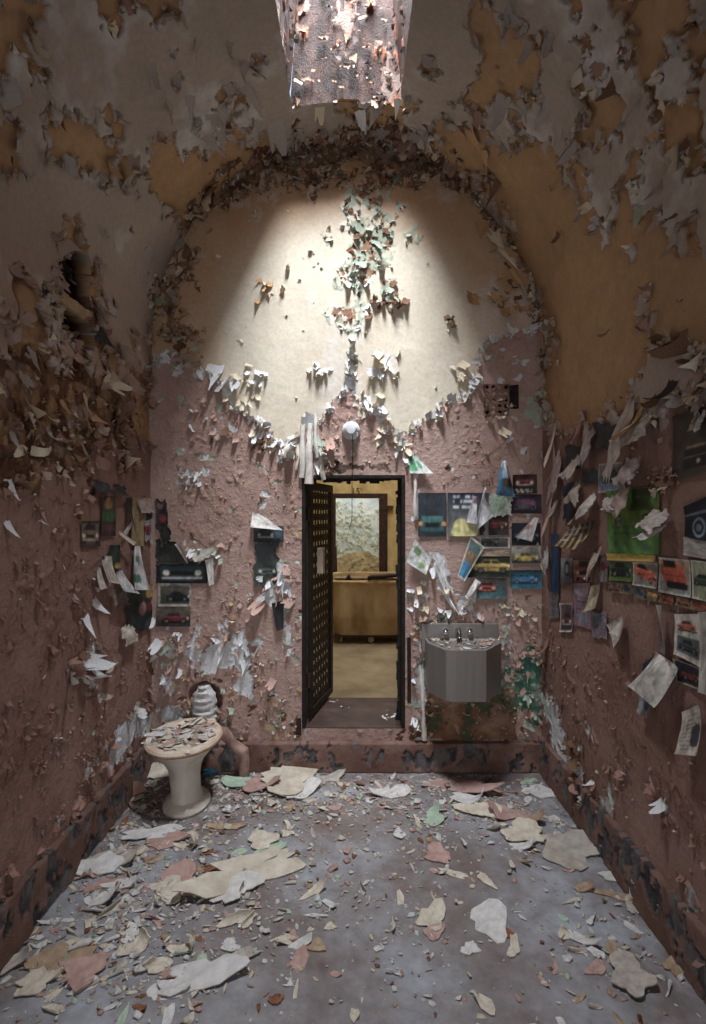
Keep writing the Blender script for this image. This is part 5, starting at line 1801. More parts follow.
# --- end wall, right of the doorway
def teal_front(img, u, v, asp):
    put(img, (np.abs(u - 0.5) < 0.44) & (np.abs(v - 0.26) < 0.13), (44, 92, 96))
    put(img, (np.abs(u - 0.5) < 0.36) & (np.abs(v - 0.40) < 0.06), (64, 120, 122))
    put(img, (np.abs(u - 0.5) < 0.26) & (np.abs(v - 0.26) < 0.05), (22, 30, 34))
    for x in (0.09, 0.91):
        put(img, (np.abs(u - x) < 0.07) & (np.abs(v - 0.30) < 0.045), (232, 150, 70))
clip('magazine_page', 'slate magazine page with a teal car front and orange lamps', 'clipping', 'back', rect(418, 493, 446, 536.5), pic((52, 58, 70), (30, 46, 50), seed=1, extra=teal_front), group=BR)
def big_text(img, u, v, asp):
    put(img, ((u - 0.42) ** 2 / 0.16 + (v - 0.15) ** 2 / 0.09) + 0.3 * fbm(u, v, 0.3, 3, 77) < 0.6, (206, 200, 120))
    lines(img, u, v, 0.14, 0.62, [0.92, 0.80, 0.68], (206, 214, 224), 3, 0.03, 0.03)
clip('magazine_page', 'blue grey page with rows of white lettering over a yellow car', 'clipping', 'back', rect(447, 493, 488, 536), pic((48, 58, 80), (120, 124, 118), seed=2, extra=big_text), group=BR, curl=0.006)
clip('car_picture', 'dark red car picture below the white folded flap', 'clipping', 'back', rect(479, 514, 508, 535), pic((40, 26, 24), (60, 44, 48), (112, 40, 34), 'side', 0.5, 0.5, 0.9, seed=3), group=BR)
clip('magazine_page', 'crumpled pale green and white page between dark pictures', 'clipping', 'back', rect(488, 494, 511, 515), page((176, 184, 166), (120, 150, 120), 4, ((0.4, 0.6, 0.3, 0.3, (140, 164, 140)),)), group=BR, bulge=0.012, torn=0.1)
clip('folded_flap', 'tall white flap of paper standing folded off the dark page', 'paper', 'back', [(476, 486), (477, 488), (490, 516), (474, 532)], page((206, 208, 212), None, 5), tilt=0.0, side_tilt=0.06, group=BR, off=0.016, folds=((0.62, 0.4, -1, 0.2, 0.02, 1.6),))
clip('folded_flap', 'narrow grey flap of paper folded beside the taller white flap', 'paper', 'back', [(473, 496), (475, 497), (475, 524), (465, 522)], page((186, 184, 190), None, 6, ((0.8, 0.85, 0.5, 0.12, (150, 90, 110)),)), side_tilt=0.035, group=BR, off=0.014)
clip('paper_cone', 'blue and white leaf curled to a point above the purple motorcycle', 'clipping', 'back', [(501, 461), (505, 461), (514, 497), (495, 495)], pic((196, 210, 220), (30, 110, 160), seed=7, extra=lambda i, u, v, a: (put(i, (np.abs(v - 0.38) < 0.12) & (u > 0.2), (92, 92, 84)), put(i, (u < 0.2) & (v < 0.8), (40, 130, 180)))), group=BR, bulge=0.05, off=0.016)
def red_row(img, u, v, asp):
    car(img, u, v, asp, (140, 44, 36), 0.5, 0.62, 0.8, 'front')
    lines(img, u, v, 0.1, 0.9, [0.12, 0.2], (220, 214, 200), 8, 0.03, 0.05)
clip('car_picture', 'picture of red cars with a white caption strip', 'clipping', 'back', rect(512, 475, 536, 494, -0.5), pic((58, 40, 36), (40, 30, 28), seed=8, extra=red_row), group=BR)
def moto(img, u, v, asp):
    for x in (0.22, 0.75):
        r = np.hypot((u - x) * asp, v - 0.34)
        put(img, r < 0.24, (26, 24, 30))
        put(img, r < 0.16, (86, 72, 90))
        put(img, r < 0.08, (24, 22, 28))
    put(img, ((u - 0.5) / 0.32) ** 2 + ((v - 0.56) / 0.2) ** 2 < 1, (120, 66, 106))
    put(img, (np.abs(u - 0.45) < 0.2) & (np.abs(v - 0.36) < 0.12), (80, 78, 86))
clip('motorcycle_picture', 'purple motorcycle picture under the red cars', 'clipping', 'back', rect(509, 494.5, 541, 513.5), pic((58, 44, 58), (44, 34, 40), seed=9, extra=moto), group=BR)
clip('car_picture', 'dark blue car picture half covered by a pink marked flap', 'clipping', 'back', rect(511, 523, 540, 545), pic((40, 46, 60), (34, 38, 50), (58, 70, 96), 'side', 0.5, 0.42, 0.85, seed=10), group=BR)
clip('folded_flap', 'triangular cream flap with a pink mark over the blue car', 'paper', 'back', [(533, 517), (536, 518), (529, 541), (514, 537)], page((196, 188, 182), None, 11, ((0.35, 0.55, 0.2, 0.12, (166, 96, 110)),)), side_tilt=0.03, group=BR, off=0.017)
clip('car_picture', 'small yellow car picture with a white headline above', 'clipping', 'back', rect(511, 546, 540, 563), pic((206, 202, 192), (40, 66, 52), (206, 178, 64), 'side', 0.5, 0.32, 0.82, seed=12, extra=lambda i, u, v, a: lines(i, u, v, 0.1, 0.85, [0.88], (60, 56, 54), 5, 0.05, 0.05)), group=BR)
clip('car_picture', 'bright blue racing car picture on teal water, lowest by the corner', 'clipping', 'back', rect(510, 570, 541.5, 588), pic((30, 74, 84), (34, 120, 150), (54, 134, 190), 'side', 0.45, 0.5, 0.8, seed=13), group=BR)
clip('photo_strip', 'narrow black and white photo strip above the yellow coupe', 'clipping', 'back', rect(479, 537, 509, 548), pic((90, 88, 86), (60, 58, 58), (40, 40, 42), 'side', 0.32, 0.5, 0.5, seed=14, bw=0.03), group=BR)
clip('paper_strip', 'blank tan paper strip between photo strip and yellow coupe', 'paper', 'back', rect(480, 548, 509, 556), page((170, 146, 122), None, 15), group=BR)
clip('car_picture', 'large yellow coupe picture on dark green ground', 'clipping', 'back', rect(467, 556, 509, 577), pic((44, 58, 44), (28, 44, 36), (202, 168, 62), 'side', 0.58, 0.5, 0.86, seed=16), group=BR, curl=0.006)
clip('car_picture', 'orange red pickup picture above a teal strip', 'clipping', 'back', rect(476, 578, 506, 598), pic((80, 70, 66), (60, 110, 116), (186, 78, 50), 'front', 0.35, 0.55, 0.6, seed=17), group=BR)
clip('curled_leaf', 'leaning leaf with brown and bright blue bands curling off the wall', 'clipping', 'back', [(470, 536), (484, 547), (463, 580), (456, 575)], pic((80, 100, 84), (50, 150, 196), seed=18, bw=0.08, extra=lambda i, u, v, a: (put(i, (v > 0.42) & (v < 0.72), (150, 122, 84)), put(i, v < 0.42, (40, 140, 190)))), group=BR, tilt=0.03, off=0.014, bulge=0.012)
clip('loose_page', 'tilted white page with green pictures hung at the door jamb', 'clipping', 'back', [(415, 539), (431, 559), (425, 574), (405, 561)], page((208, 208, 206), (110, 120, 110), 19, ((0.3, 0.7, 0.17, 0.16, (110, 140, 70)), (0.7, 0.3, 0.17, 0.13, (110, 146, 76)))), group=BR, tilt=0.03, off=0.016)
clip('curled_leaf', 'green and white leaf curling off above the door corner', 'clipping', 'back', [(409, 454), (414, 452), (432, 474), (409, 474)], page((200, 204, 198), None, 20, ((0.15, 0.5, 0.3, 0.4, (60, 150, 100)), (0.6, 0.45, 0.13, 0.2, (70, 150, 120)))), group=BR, tilt=0.03, off=0.014)
clip('paper_scrap', 'white torn wallpaper tongue below the tilted page', 'paper', 'back', [(431, 553), (446, 556), (452, 596), (441, 588)], page((212, 212, 214), None, 21), group=BR, torn=0.2, tilt=0.012)
clip('paper_roll', 'white paper rolled to a tube above the sink', 'paper', 'back', [(475, 578), (480, 582), (470, 602), (463, 598)], page((210, 206, 202), None, 22), group=BR, bulge=0.045, off=0.014)
# --- end wall, between doorway and toilet corner
BL = 'torn clippings on the end wall left of the doorway'
clip('car_picture', 'dark strip of car picture under a drooping white curl', 'clipping', 'back', rect(254, 526, 284, 542), pic((60, 90, 110), (26, 34, 38), (30, 44, 54), 'front', 0.4, 0.5, 0.6, seed=30), group=BL)
clip('paper_curl', 'drooping white curl of paper above the dark car strip', 'paper', 'back', [(253, 512), (262, 514), (284, 530), (252, 527)], page((206, 200, 192), None, 31), group=BL, tilt=0.03, off=0.016)
clip('car_picture', 'grey saloon car picture with a torn edge by the door', 'clipping', 'back', rect(255, 543, 278, 583), pic((40, 42, 44), (56, 66, 62), (84, 100, 96), 'front', 0.55, 0.32, 0.8, seed=32), group=BL, torn=0.12)
clip('paper_scrap', 'dark scrap of picture hanging below torn white paper', 'clipping', 'back', [(272, 603), (284, 600), (284, 628), (277, 630)], pic((30, 30, 36), (40, 40, 44), seed=33), group=BL, tilt=0.012)
clip('car_picture', 'murky green page corner above the long dark car', 'clipping', 'back', [(157, 540), (176, 542), (190, 564), (157, 566)], pic((36, 38, 36), (56, 60, 50), seed=34), group=BL, torn=0.06)
clip('car_picture', 'long dark teal car picture near the corner', 'clipping', 'back', rect(157, 561, 208, 583), pic((30, 36, 40), (24, 30, 34), (44, 66, 72), 'front', 0.5, 0.55, 0.86, seed=35), group=BL)
clip('folded_flap', 'white flap folded down across the long dark car', 'paper', 'back', [(176, 544), (181, 542), (191, 562), (188, 563)], page((206, 202, 196), None, 36), group=BL, side_tilt=0.02, off=0.02)
clip('folded_flap', 'narrow white flap hanging at the end of the long dark car', 'paper', 'back', [(206, 560), (214, 558), (216, 583), (211, 585)], page((204, 200, 194), None, 37), group=BL, tilt=0.02, off=0.018)
clip('paper_curl', 'cream curl of peeled paper above the long dark car', 'paper', 'back', [(190, 553), (214, 546), (212, 556), (198, 562)], page((190, 184, 170), None, 38), group=BL, tilt=0.025, off=0.014, torn=0.1)
clip('car_picture', 'white bordered photo of a dark saloon', 'clipping', 'back', rect(159, 583, 192, 606), pic((96, 92, 80), (60, 62, 56), (34, 40, 42), 'side', 0.58, 0.42, 0.72, seed=39, bw=0.06, bc=(176, 168, 154)), group=BL)
clip('car_picture', 'dark picture of a red car, lowest by the toilet corner', 'clipping', 'back', rect(157, 606, 191, 626), pic((120, 108, 96), (36, 34, 40), (110, 34, 40), 'side', 0.55, 0.4, 0.8, seed=40), group=BL)
clip('car_picture', 'narrow dark clipping with red and orange flecks at the corner', 'clipping', 'back', rect(156, 500, 168, 530), pic((46, 50, 64), (40, 36, 40), seed=41, extra=lambda i, u, v, a: (put(i, np.hypot(u - 0.6, (v - 0.4) * 2) < 0.28, (130, 40, 44)), put(i, np.hypot(u - 0.4, (v - 0.8) * 2) < 0.2, (160, 100, 60)))), group=BL, torn=0.1)
clip('paper_scrap', 'dark scrap of picture between the red flecked clipping and green page', 'clipping', 'back', [(158, 526), (170, 524), (172, 540), (162, 548)], pic((40, 36, 34), (50, 48, 48), seed=42), group=BL, torn=0.12)
# --- left wall
LW_ = 'torn clippings on the pink side wall by the toilet'
clip('car_picture', 'round brown bonnet picture at the edge of the torn clippings', 'clipping', 'left', rect(79, 521, 98, 546.5), pic((120, 100, 80), (96, 84, 72), (130, 104, 78), 'front', 0.5, 0.48, 0.95, seed=50, bw=0.05, bc=(60, 50, 44)), group=LW_)
clip('paper_scrap', 'dark blue scrap at the top of the torn clippings', 'clipping', 'left', [(90, 480), (106, 483), (108, 494), (93, 492)], pic((50, 62, 76), (44, 50, 56), seed=51), group=LW_, torn=0.12, tilt=0.02)
clip('paper_scrap', 'crumpled black scrap beside the dark blue scrap', 'clipping', 'left', [(111, 484), (122, 487), (124, 497), (112, 494)], pic((36, 36, 44), (60, 56, 54), seed=52), group=LW_, torn=0.15, tilt=0.02)
clip('picture_strip', 'upright strip with yellow, green and maroon pictures', 'clipping', 'left', rect(99, 496, 113, 536), pic((60, 60, 40), (60, 40, 44), seed=53, extra=lambda i, u, v, a: (put(i, (v > 0.35) & (v < 0.62), (50, 92, 56)), put(i, np.hypot(u - 0.5, (v - 0.82) * 2) < 0.3, (160, 120, 50)), put(i, (v < 0.3) & (v > 0.12), (96, 50, 56)))), group=LW_)
clip('paper_scrap', 'black twisted tongue of paper beside the picture strip', 'clipping', 'left', [(124, 498), (129, 497), (128, 532), (122, 515)], pic((40, 38, 36), (60, 58, 52), seed=54), group=LW_, tilt=0.03)
clip('paper_strip', 'faded yellow paper strip in the torn clippings', 'paper', 'left', rect(129, 497, 142, 545), page((168, 142, 92), None, 55), group=LW_, torn=0.05)
clip('comic_strip', 'scrap of red and white comic print beside the yellow strip', 'clipping', 'left', [(142, 510), (150, 506), (150, 544), (143, 540)], page((176, 166, 168), (60, 50, 60), 56, ((0.4, 0.35, 0.4, 0.12, (150, 40, 56)), (0.6, 0.75, 0.3, 0.12, (60, 56, 70)))), group=LW_, torn=0.06)
clip('paper_scrap', 'pinkish paper scrap over the yellow strip', 'paper', 'left', rect(136, 498, 150, 513), page((190, 164, 152), None, 57), group=LW_, tilt=0.015, torn=0.1)
clip('paper_curl', 'short cream curl tilted across the picture strip', 'paper', 'left', [(111, 532), (114, 531), (127, 542), (124, 546)], page((200, 190, 174), None, 58), group=LW_, tilt=0.02, off=0.03)
clip('paper_scrap', 'white sliver pointing up beside the picture strip', 'paper', 'left', [(127, 520), (129, 521), (121, 537), (119, 532)], page((196, 196, 196), None, 59), group=LW_, off=0.024)
clip('picture_scrap', 'small green and yellow picture below the strip', 'clipping', 'left', rect(107, 545, 118, 569), pic((40, 60, 56), (56, 70, 50), seed=60, extra=lambda i, u, v, a: put(i, np.hypot(u - 0.8, (v - 0.15) * 2) < 0.25, (190, 160, 60))), group=LW_)
clip('loose_leaf', 'long white leaf with green print hanging by the corner', 'paper', 'left', [(131, 546), (136, 546), (139, 590), (123, 590)], page((208, 208, 208), None, 61, ((0.45, 0.7, 0.2, 0.08, (60, 130, 100)), (0.3, 0.25, 0.3, 0.1, (70, 120, 100)))), group=LW_, tilt=0.04, off=0.02)
clip('loose_leaf', 'cream leaf hanging under a purple tab', 'paper', 'left', [(97, 556), (107, 556), (108, 584), (96, 582)], page((198, 188, 170), (150, 140, 126), 62, ((0.1, 0.93, 0.3, 0.09, (60, 50, 96)),)), group=LW_, tilt=0.04, off=0.018)
clip('loose_leaf', 'pointed white leaf left of the cream leaf', 'paper', 'left', [(94, 566), (97, 568), (97, 588), (88, 590)], page((202, 194, 180), None, 63), group=LW_, tilt=0.035, off=0.016)
clip('loose_leaf', 'white leaf folded out between the hanging leaves', 'paper', 'left', [(113, 572), (119, 570), (127, 594), (111, 591)], page((206, 206, 204), None, 64), group=LW_, tilt=0.05, off=0.016)
clip('paper_scrap', 'tan paper scrap below the folded white leaf', 'paper', 'left', rect(108, 590, 123, 606), page((140, 118, 106), None, 65), group=LW_, torn=0.12, tilt=0.02)
clip('magazine_page', 'dark torn page with yellow and pink flecks at the corner', 'clipping', 'left', [(124, 594), (150, 584), (150, 626), (124, 636)], pic((60, 66, 52), (34, 40, 48), seed=66, extra=lambda i, u, v, a: (put(i, np.hypot(u - 0.9, (v - 0.85)) < 0.16, (190, 150, 50)), put(i, np.hypot(u - 0.62, (v - 0.5)) < 0.15, (160, 116, 112)), put(i, np.hypot(u - 0.9, (v - 0.5)) < 0.12, (120, 40, 50)))), group=LW_, torn=0.06)
clip('paper_curl', 'crumpled cream curl under the dark torn page', 'paper', 'left', [(121, 624), (132, 626), (131, 640), (116, 646)], page((190, 180, 162), None, 67), group=LW_, tilt=0.03, bulge=0.02, torn=0.15)
# --- right wall
RW_ = 'clippings on the side wall facing the toilet'
def jeep(img, u, v, asp):
    put(img, (u > 0.25) & (v > 0.12) & (v < 0.42), (26, 26, 30))
    put(img, (u > 0.3) & (np.abs(v - 0.45) < 0.02), (140, 124, 100))
    put(img, (u > 0.25) & (np.abs(v - 0.30) < 0.012), (120, 104, 84))
    put(img, np.hypot((u - 0.55) * asp, v - 0.22) < 0.035, (210, 180, 130))
    put(img, (u > 0.55) & (v > 0.55) & (v < 0.85), (34, 32, 34))
clip('poster', 'dim brown poster of a black truck high by the frame edge', 'poster', 'right', [(676, 416), (726, 402), (726, 468), (674, 481)], pic((74, 58, 44), (60, 50, 42), seed=70, extra=jeep), group=RW_)
def green_car(img, u, v, asp):
    put(img, (v > 0.55) & (v < 0.985) & (u > 0.52) & (u < 0.86), (40, 62, 10))
    put(img, ((u - 0.55) / 0.62) ** 4 + ((v - 0.62) / 0.16) ** 4 < 1, (98, 128, 22))
    put(img, (v > 0.66) & (v < 0.88) & (np.abs(u - 0.68) < 0.24 - 0.5 * (v - 0.66)), (58, 84, 16))
    put(img, (v > 0.70) & (v < 0.84) & (np.abs(u - 0.68) < 0.16 - 0.4 * (v - 0.7)), (40, 56, 20))
    for x in (0.23, 0.76):
        r = np.hypot((u - x) * asp, (v - 0.50) * 0.8)
        put(img, r < 0.095, (40, 44, 40))
        put(img, r < 0.06, (124, 122, 116))
        put(img, r < 0.03, (50, 48, 46))
    put(img, (np.abs(v - 0.315) < 0.008) & (u > 0.12), (44, 84, 24))
    put(img, (np.abs(v - 0.42) < 0.02) & (u > 0.1) & (u < 0.9), (64, 110, 30))
    put(img, (np.abs(u - 0.76) < 0.05) & (np.abs(v - 0.10) < 0.05), (74, 92, 86))
clip('poster', 'large bright green car poster', 'poster', 'right', [(609, 491), (662, 486), (662, 555), (611, 553)], pic((86, 134, 36), (82, 140, 56), seed=71, extra=green_car, amt=0.12), group=RW_)
clip('paper_strip', 'yellow strip under the green car poster', 'paper', 'right', [(611, 553), (660, 555), (660, 562), (611, 560)], page((202, 164, 30), None, 72), group=RW_, off=0.016)
clip('car_picture', 'dark jeep on grass under the yellow strip', 'clipping', 'right', [(612, 561), (635, 562), (635, 582), (612, 580)], pic((70, 100, 60), (92, 124, 40), (32, 44, 40), 'side', 0.5, 0.55, 0.86, seed=73), group=RW_)
clip('car_picture', 'orange car seen from above under the yellow strip', 'clipping', 'right', [(636, 562), (661, 563), (661, 589), (636, 585)], pic((150, 140, 128), (132, 130, 122), (206, 84, 40), 'quarter', 0.5, 0.55, 0.86, seed=74, bw=0.03), group=RW_)
def orange_big(img, u, v, asp):
    put(img, (v < 0.45), (150, 150, 152))
    x = u + 0.25 * (v - 0.5)
    put(img, ((x - 0.48) / 0.36) ** 4 + ((v - 0.55) / 0.33) ** 4 < 1, (216, 84, 26))
    put(img, (np.abs(x - 0.42) < 0.2) & (np.abs(v - 0.84) < 0.09), (30, 34, 32))
    put(img, ((x - 0.5) / 0.33) ** 4 + ((v - 0.26) / 0.11) ** 4 < 1, (40, 34, 34))
    put(img, (np.abs(v - 0.52) < 0.012) & (np.abs(x - 0.5) < 0.3), (120, 44, 18))
clip('car_picture', 'largest picture of an orange sports car', 'clipping', 'right', [(662, 557), (695, 560), (695, 598), (662, 592)], pic((196, 150, 104), (160, 160, 160), seed=75, extra=orange_big, bw=0.035, amt=0.12), group=RW_)
clip('car_picture', 'pale green picture of a dark car at the frame edge', 'clipping', 'right', [(696, 560), (724, 563), (724, 605), (696, 598)], pic((150, 156, 130), (130, 140, 104), (60, 80, 60), 'side', 0.4, 0.5, 0.8, seed=76, bw=0.03), group=RW_)
for k, (q, bc, kind, lab) in enumerate([
        ([(612, 582), (623, 583), (623, 593), (612, 592)], (120, 50, 40), 'side', 'tiny red car picture starting the row under the jeep'),
        ([(624, 583), (635, 584), (635, 595), (624, 593)], (40, 54, 80), 'side', 'tiny navy car picture second in the row under the jeep'),
        ([(636, 586), (648, 588), (648, 600), (636, 598)], (40, 66, 110), 'quarter', 'small blue car picture below the orange car'),
        ([(649, 588), (661, 590), (661, 602), (649, 600)], (206, 140, 60), 'quarter', 'small amber car picture below the orange car'),
        ([(662, 593), (677, 596), (677, 605), (662, 602)], (176, 66, 40), 'quarter', 'small red car picture below the largest orange car'),
        ([(679, 596), (693, 599), (693, 609), (679, 605)], (160, 84, 50), 'side', 'small rust coloured car picture below the largest orange car'),
        ([(694, 600), (712, 604), (712, 613), (694, 609)], (170, 70, 44), 'quarter', 'last small red car picture in the row at the frame edge')]):
    clip('car_picture', lab, 'clipping', 'right', q, pic((130, 118, 90), (120, 110, 70), bc, kind, 0.5, 0.5, 0.85, seed=77 + k), group=RW_)
clip('poster', 'dark blue photo of a chrome motorcycle wheel at the frame edge', 'clipping', 'right', [(688, 507), (724, 490), (724, 544), (688, 536)], pic((30, 36, 50), (26, 30, 40), seed=85, extra=lambda i, u, v, a: (put(i, np.hypot((u - 0.42) * a, v - 0.3) < 0.26, (120, 140, 160)), put(i, np.hypot((u - 0.42) * a, v - 0.3) < 0.19, (30, 36, 46)), put(i, np.hypot((u - 0.42) * a, v - 0.3) < 0.1, (110, 126, 146)), put(i, (np.abs(v - 0.68) < 0.04), (90, 106, 126)))), group=RW_)
clip('paper_strip', 'blank off white paper under the motorcycle wheel photo', 'paper', 'right', [(688, 537), (724, 544), (724, 562), (688, 555)], page((176, 170, 164), None, 86), group=RW_)
def duo(img, u, v, asp):
    car(img, u, v, asp, (190, 96, 66), 0.45, 0.72, 0.75, 'side')
    put(img, (v < 0.5) & (v > 0.12), (96, 104, 104))
    car(img, u, v, asp, (62, 76, 84), 0.5, 0.3, 0.75, 'side')
clip('magazine_page', 'white page with an orange pickup above a grey truck', 'clipping', 'right', [(679, 614), (706, 614), (706, 668), (679, 654)], pic((196, 190, 178), (180, 176, 168), seed=87, extra=duo, bw=0.07), group=RW_)
clip('loose_leaf', 'narrow grey leaf with a red flag print standing off the wall', 'clipping', 'right', [(666, 606), (669, 605), (679, 655), (664, 652)], pic((160, 60, 56), (130, 120, 114), seed=88, extra=lambda i, u, v, a: put(i, v < 0.5, (128, 118, 112))), group=RW_, side_tilt=0.03, off=0.014)
clip('loose_page', 'big folded white page jutting from the wall', 'paper', 'right', [(663, 652), (686, 668), (675, 708), (647, 686)], page((206, 200, 190), None, 89), group=RW_, tilt=0.05, off=0.02, bulge=0.03)
clip('picture_scrap', 'navy photo behind the big folded white page', 'clipping', 'right', [(646, 664), (664, 652), (664, 678), (646, 684)], pic((54, 84, 110), (40, 50, 64), seed=90), group=RW_)
clip('car_picture', 'dark red car photo behind the big folded white page', 'clipping', 'right', [(676, 658), (704, 668), (704, 690), (680, 682)], pic((40, 50, 66), (50, 44, 50), (120, 44, 46), 'side', 0.6, 0.45, 0.7, seed=91, bw=0.04, bc=(160, 150, 140)), group=RW_)
clip('loose_leaf', 'small grey blue leaf hanging below the navy photo', 'clipping', 'right', [(645, 686), (655, 690), (657, 718), (646, 712)], page((150, 146, 146), None, 92, ((0.6, 0.5, 0.25, 0.3, (54, 70, 100)),)), group=RW_, tilt=0.02, off=0.014, torn=0.1)
clip('folded_leaf', 'small white leaf folded into an open pocket', 'paper', 'right', [(611, 625), (628, 615), (636, 632), (624, 648)], page((196, 186, 176), None, 93), group=RW_, tilt=0.03, off=0.016, folds=((0.8, 0.5, 1, 0.3, 0.012, 2.0),))
clip('loose_page', 'white page with a dark photo drooping at the frame edge', 'clipping', 'right', [(688, 712), (706, 704), (716, 756), (692, 754)], page((190, 178, 162), (140, 128, 116), 94, ((0.75, 0.4, 0.2, 0.22, (60, 60, 66)),)), group=RW_, tilt=0.04, off=0.018)
clip('paper_strip', 'edge of a white sheet beside the pickup page', 'paper', 'right', [(704, 612), (722, 612), (722, 700), (704, 692)], page((186, 180, 172), None, 95), group=RW_, off=0.014)
def bumble(img, u, v, asp):
    for k in range(5):
        put(img, np.abs(u + 0.35 * v - 0.25 - 0.22 * k) < 0.045, (176, 140, 40))
    lines(img, u, v, 0.1, 0.9, [0.3, 0.55, 0.8], (150, 150, 160), 9, 0.04, 0.08)
clip('magazine', 'open magazine with black and yellow pages hung like a tent', 'clipping', 'right', [(576, 526), (601, 520), (595, 550), (567, 545)], pic((50, 54, 70), (46, 46, 54), seed=96, extra=bumble), group=RW_, tilt=0.07, off=0.02)
clip('picture_strip', 'upright blue strip near the end wall corner', 'clipping', 'right', rect(554, 534, 562, 592), pic((44, 70, 110), (34, 52, 84), seed=97), group=RW_)
clip('picture_strip', 'black and white wheel picture beside the blue strip', 'clipping', 'right', rect(562.5, 558, 575, 584), pic((150, 150, 152), (90, 90, 94), seed=98, extra=lambda i, u, v, a: (put(i, np.hypot((u - 0.5) * a, v - 0.6) < 0.3, (40, 40, 44)), put(i, np.hypot((u - 0.5) * a, v - 0.6) < 0.18, (160, 160, 160)))), group=RW_)
clip('car_picture', 'red and orange engine picture beside the wheel picture', 'clipping', 'right', rect(576, 560, 595, 582), pic((150, 110, 84), (150, 60, 44), (176, 60, 40), 'front', 0.5, 0.5, 0.8, seed=99), group=RW_)
clip('comic_page', 'pink and grey comic page below the engine picture', 'clipping', 'right', [(576, 583), (593, 583), (593, 630), (576, 624)], page((150, 112, 128), (60, 56, 70), 100, ((0.5, 0.2, 0.35, 0.1, (110, 120, 136)), (0.4, 0.8, 0.35, 0.08, (160, 150, 150)))), group=RW_)
clip('car_picture', 'small maroon car picture left of the comic page', 'clipping', 'right', rect(562, 603, 575, 632), pic((110, 80, 90), (60, 50, 60), (110, 50, 56), 'front', 0.5, 0.4, 0.8, seed=101, bw=0.05), group=RW_)
clip('picture_strip', 'faded grey comic strip by the end wall corner', 'clipping', 'right', rect(552, 592, 561, 618), page((120, 116, 122), (60, 60, 70), 102), group=RW_)
clip('comic_page', 'torn comic scrap with teal and mauve print', 'clipping', 'right', [(594, 612), (610, 610), (611, 640), (594, 636)], page((150, 130, 146), (50, 60, 70), 103, ((0.4, 0.7, 0.3, 0.15, (90, 130, 140)),)), group=RW_, torn=0.08)
clip('loose_leaf', 'cream leaf tucked above the torn comic scrap', 'paper', 'right', [(594, 586), (603, 584), (605, 608), (593, 612)], page((186, 170, 130), None, 104), group=RW_, tilt=0.03)
clip('picture_scrap', 'picture of dark red figures left of the green poster', 'clipping', 'right', rect(601, 556, 611, 582), pic((100, 90, 90), (120, 116, 112), seed=105, extra=lambda i, u, v, a: put(i, np.hypot(u - 0.55, (v - 0.6) * 1.6) < 0.3, (120, 34, 40))), group=RW_)
clip('picture_scrap', 'dark grey picture scrap under the hanging wallpaper', 'clipping', 'right', rect(597, 424, 621, 449), pic((50, 52, 58), (40, 40, 44), seed=106), group=RW_, torn=0.12)
clip('car_picture', 'picture of a dark van over a blue strip, above the green poster', 'clipping', 'right', rect(601, 464, 625, 493, -2), pic((110, 104, 84), (90, 120, 150), (44, 48, 44), 'side', 0.55, 0.55, 0.8, seed=107, bw=0.03, bc=(170, 160, 146)), group=RW_)
clip('picture_scrap', 'small slate picture left of the dark van', 'clipping', 'right', rect(584, 470, 600, 483), pic((60, 66, 76), (50, 50, 56), seed=108), group=RW_)
clip('picture_scrap', 'black picture scrap near the vault edge and corner', 'clipping', 'right', rect(568, 446, 584, 468), pic((40, 40, 48), (56, 56, 62), seed=109), group=RW_, torn=0.1)
clip('picture_strip', 'dim blue and black strip near the corner', 'clipping', 'right', rect(566, 484, 576, 520), pic((50, 60, 84), (40, 40, 50), seed=110), group=RW_, torn=0.08)
HW = 'paper and lining hanging off the wall of clippings'
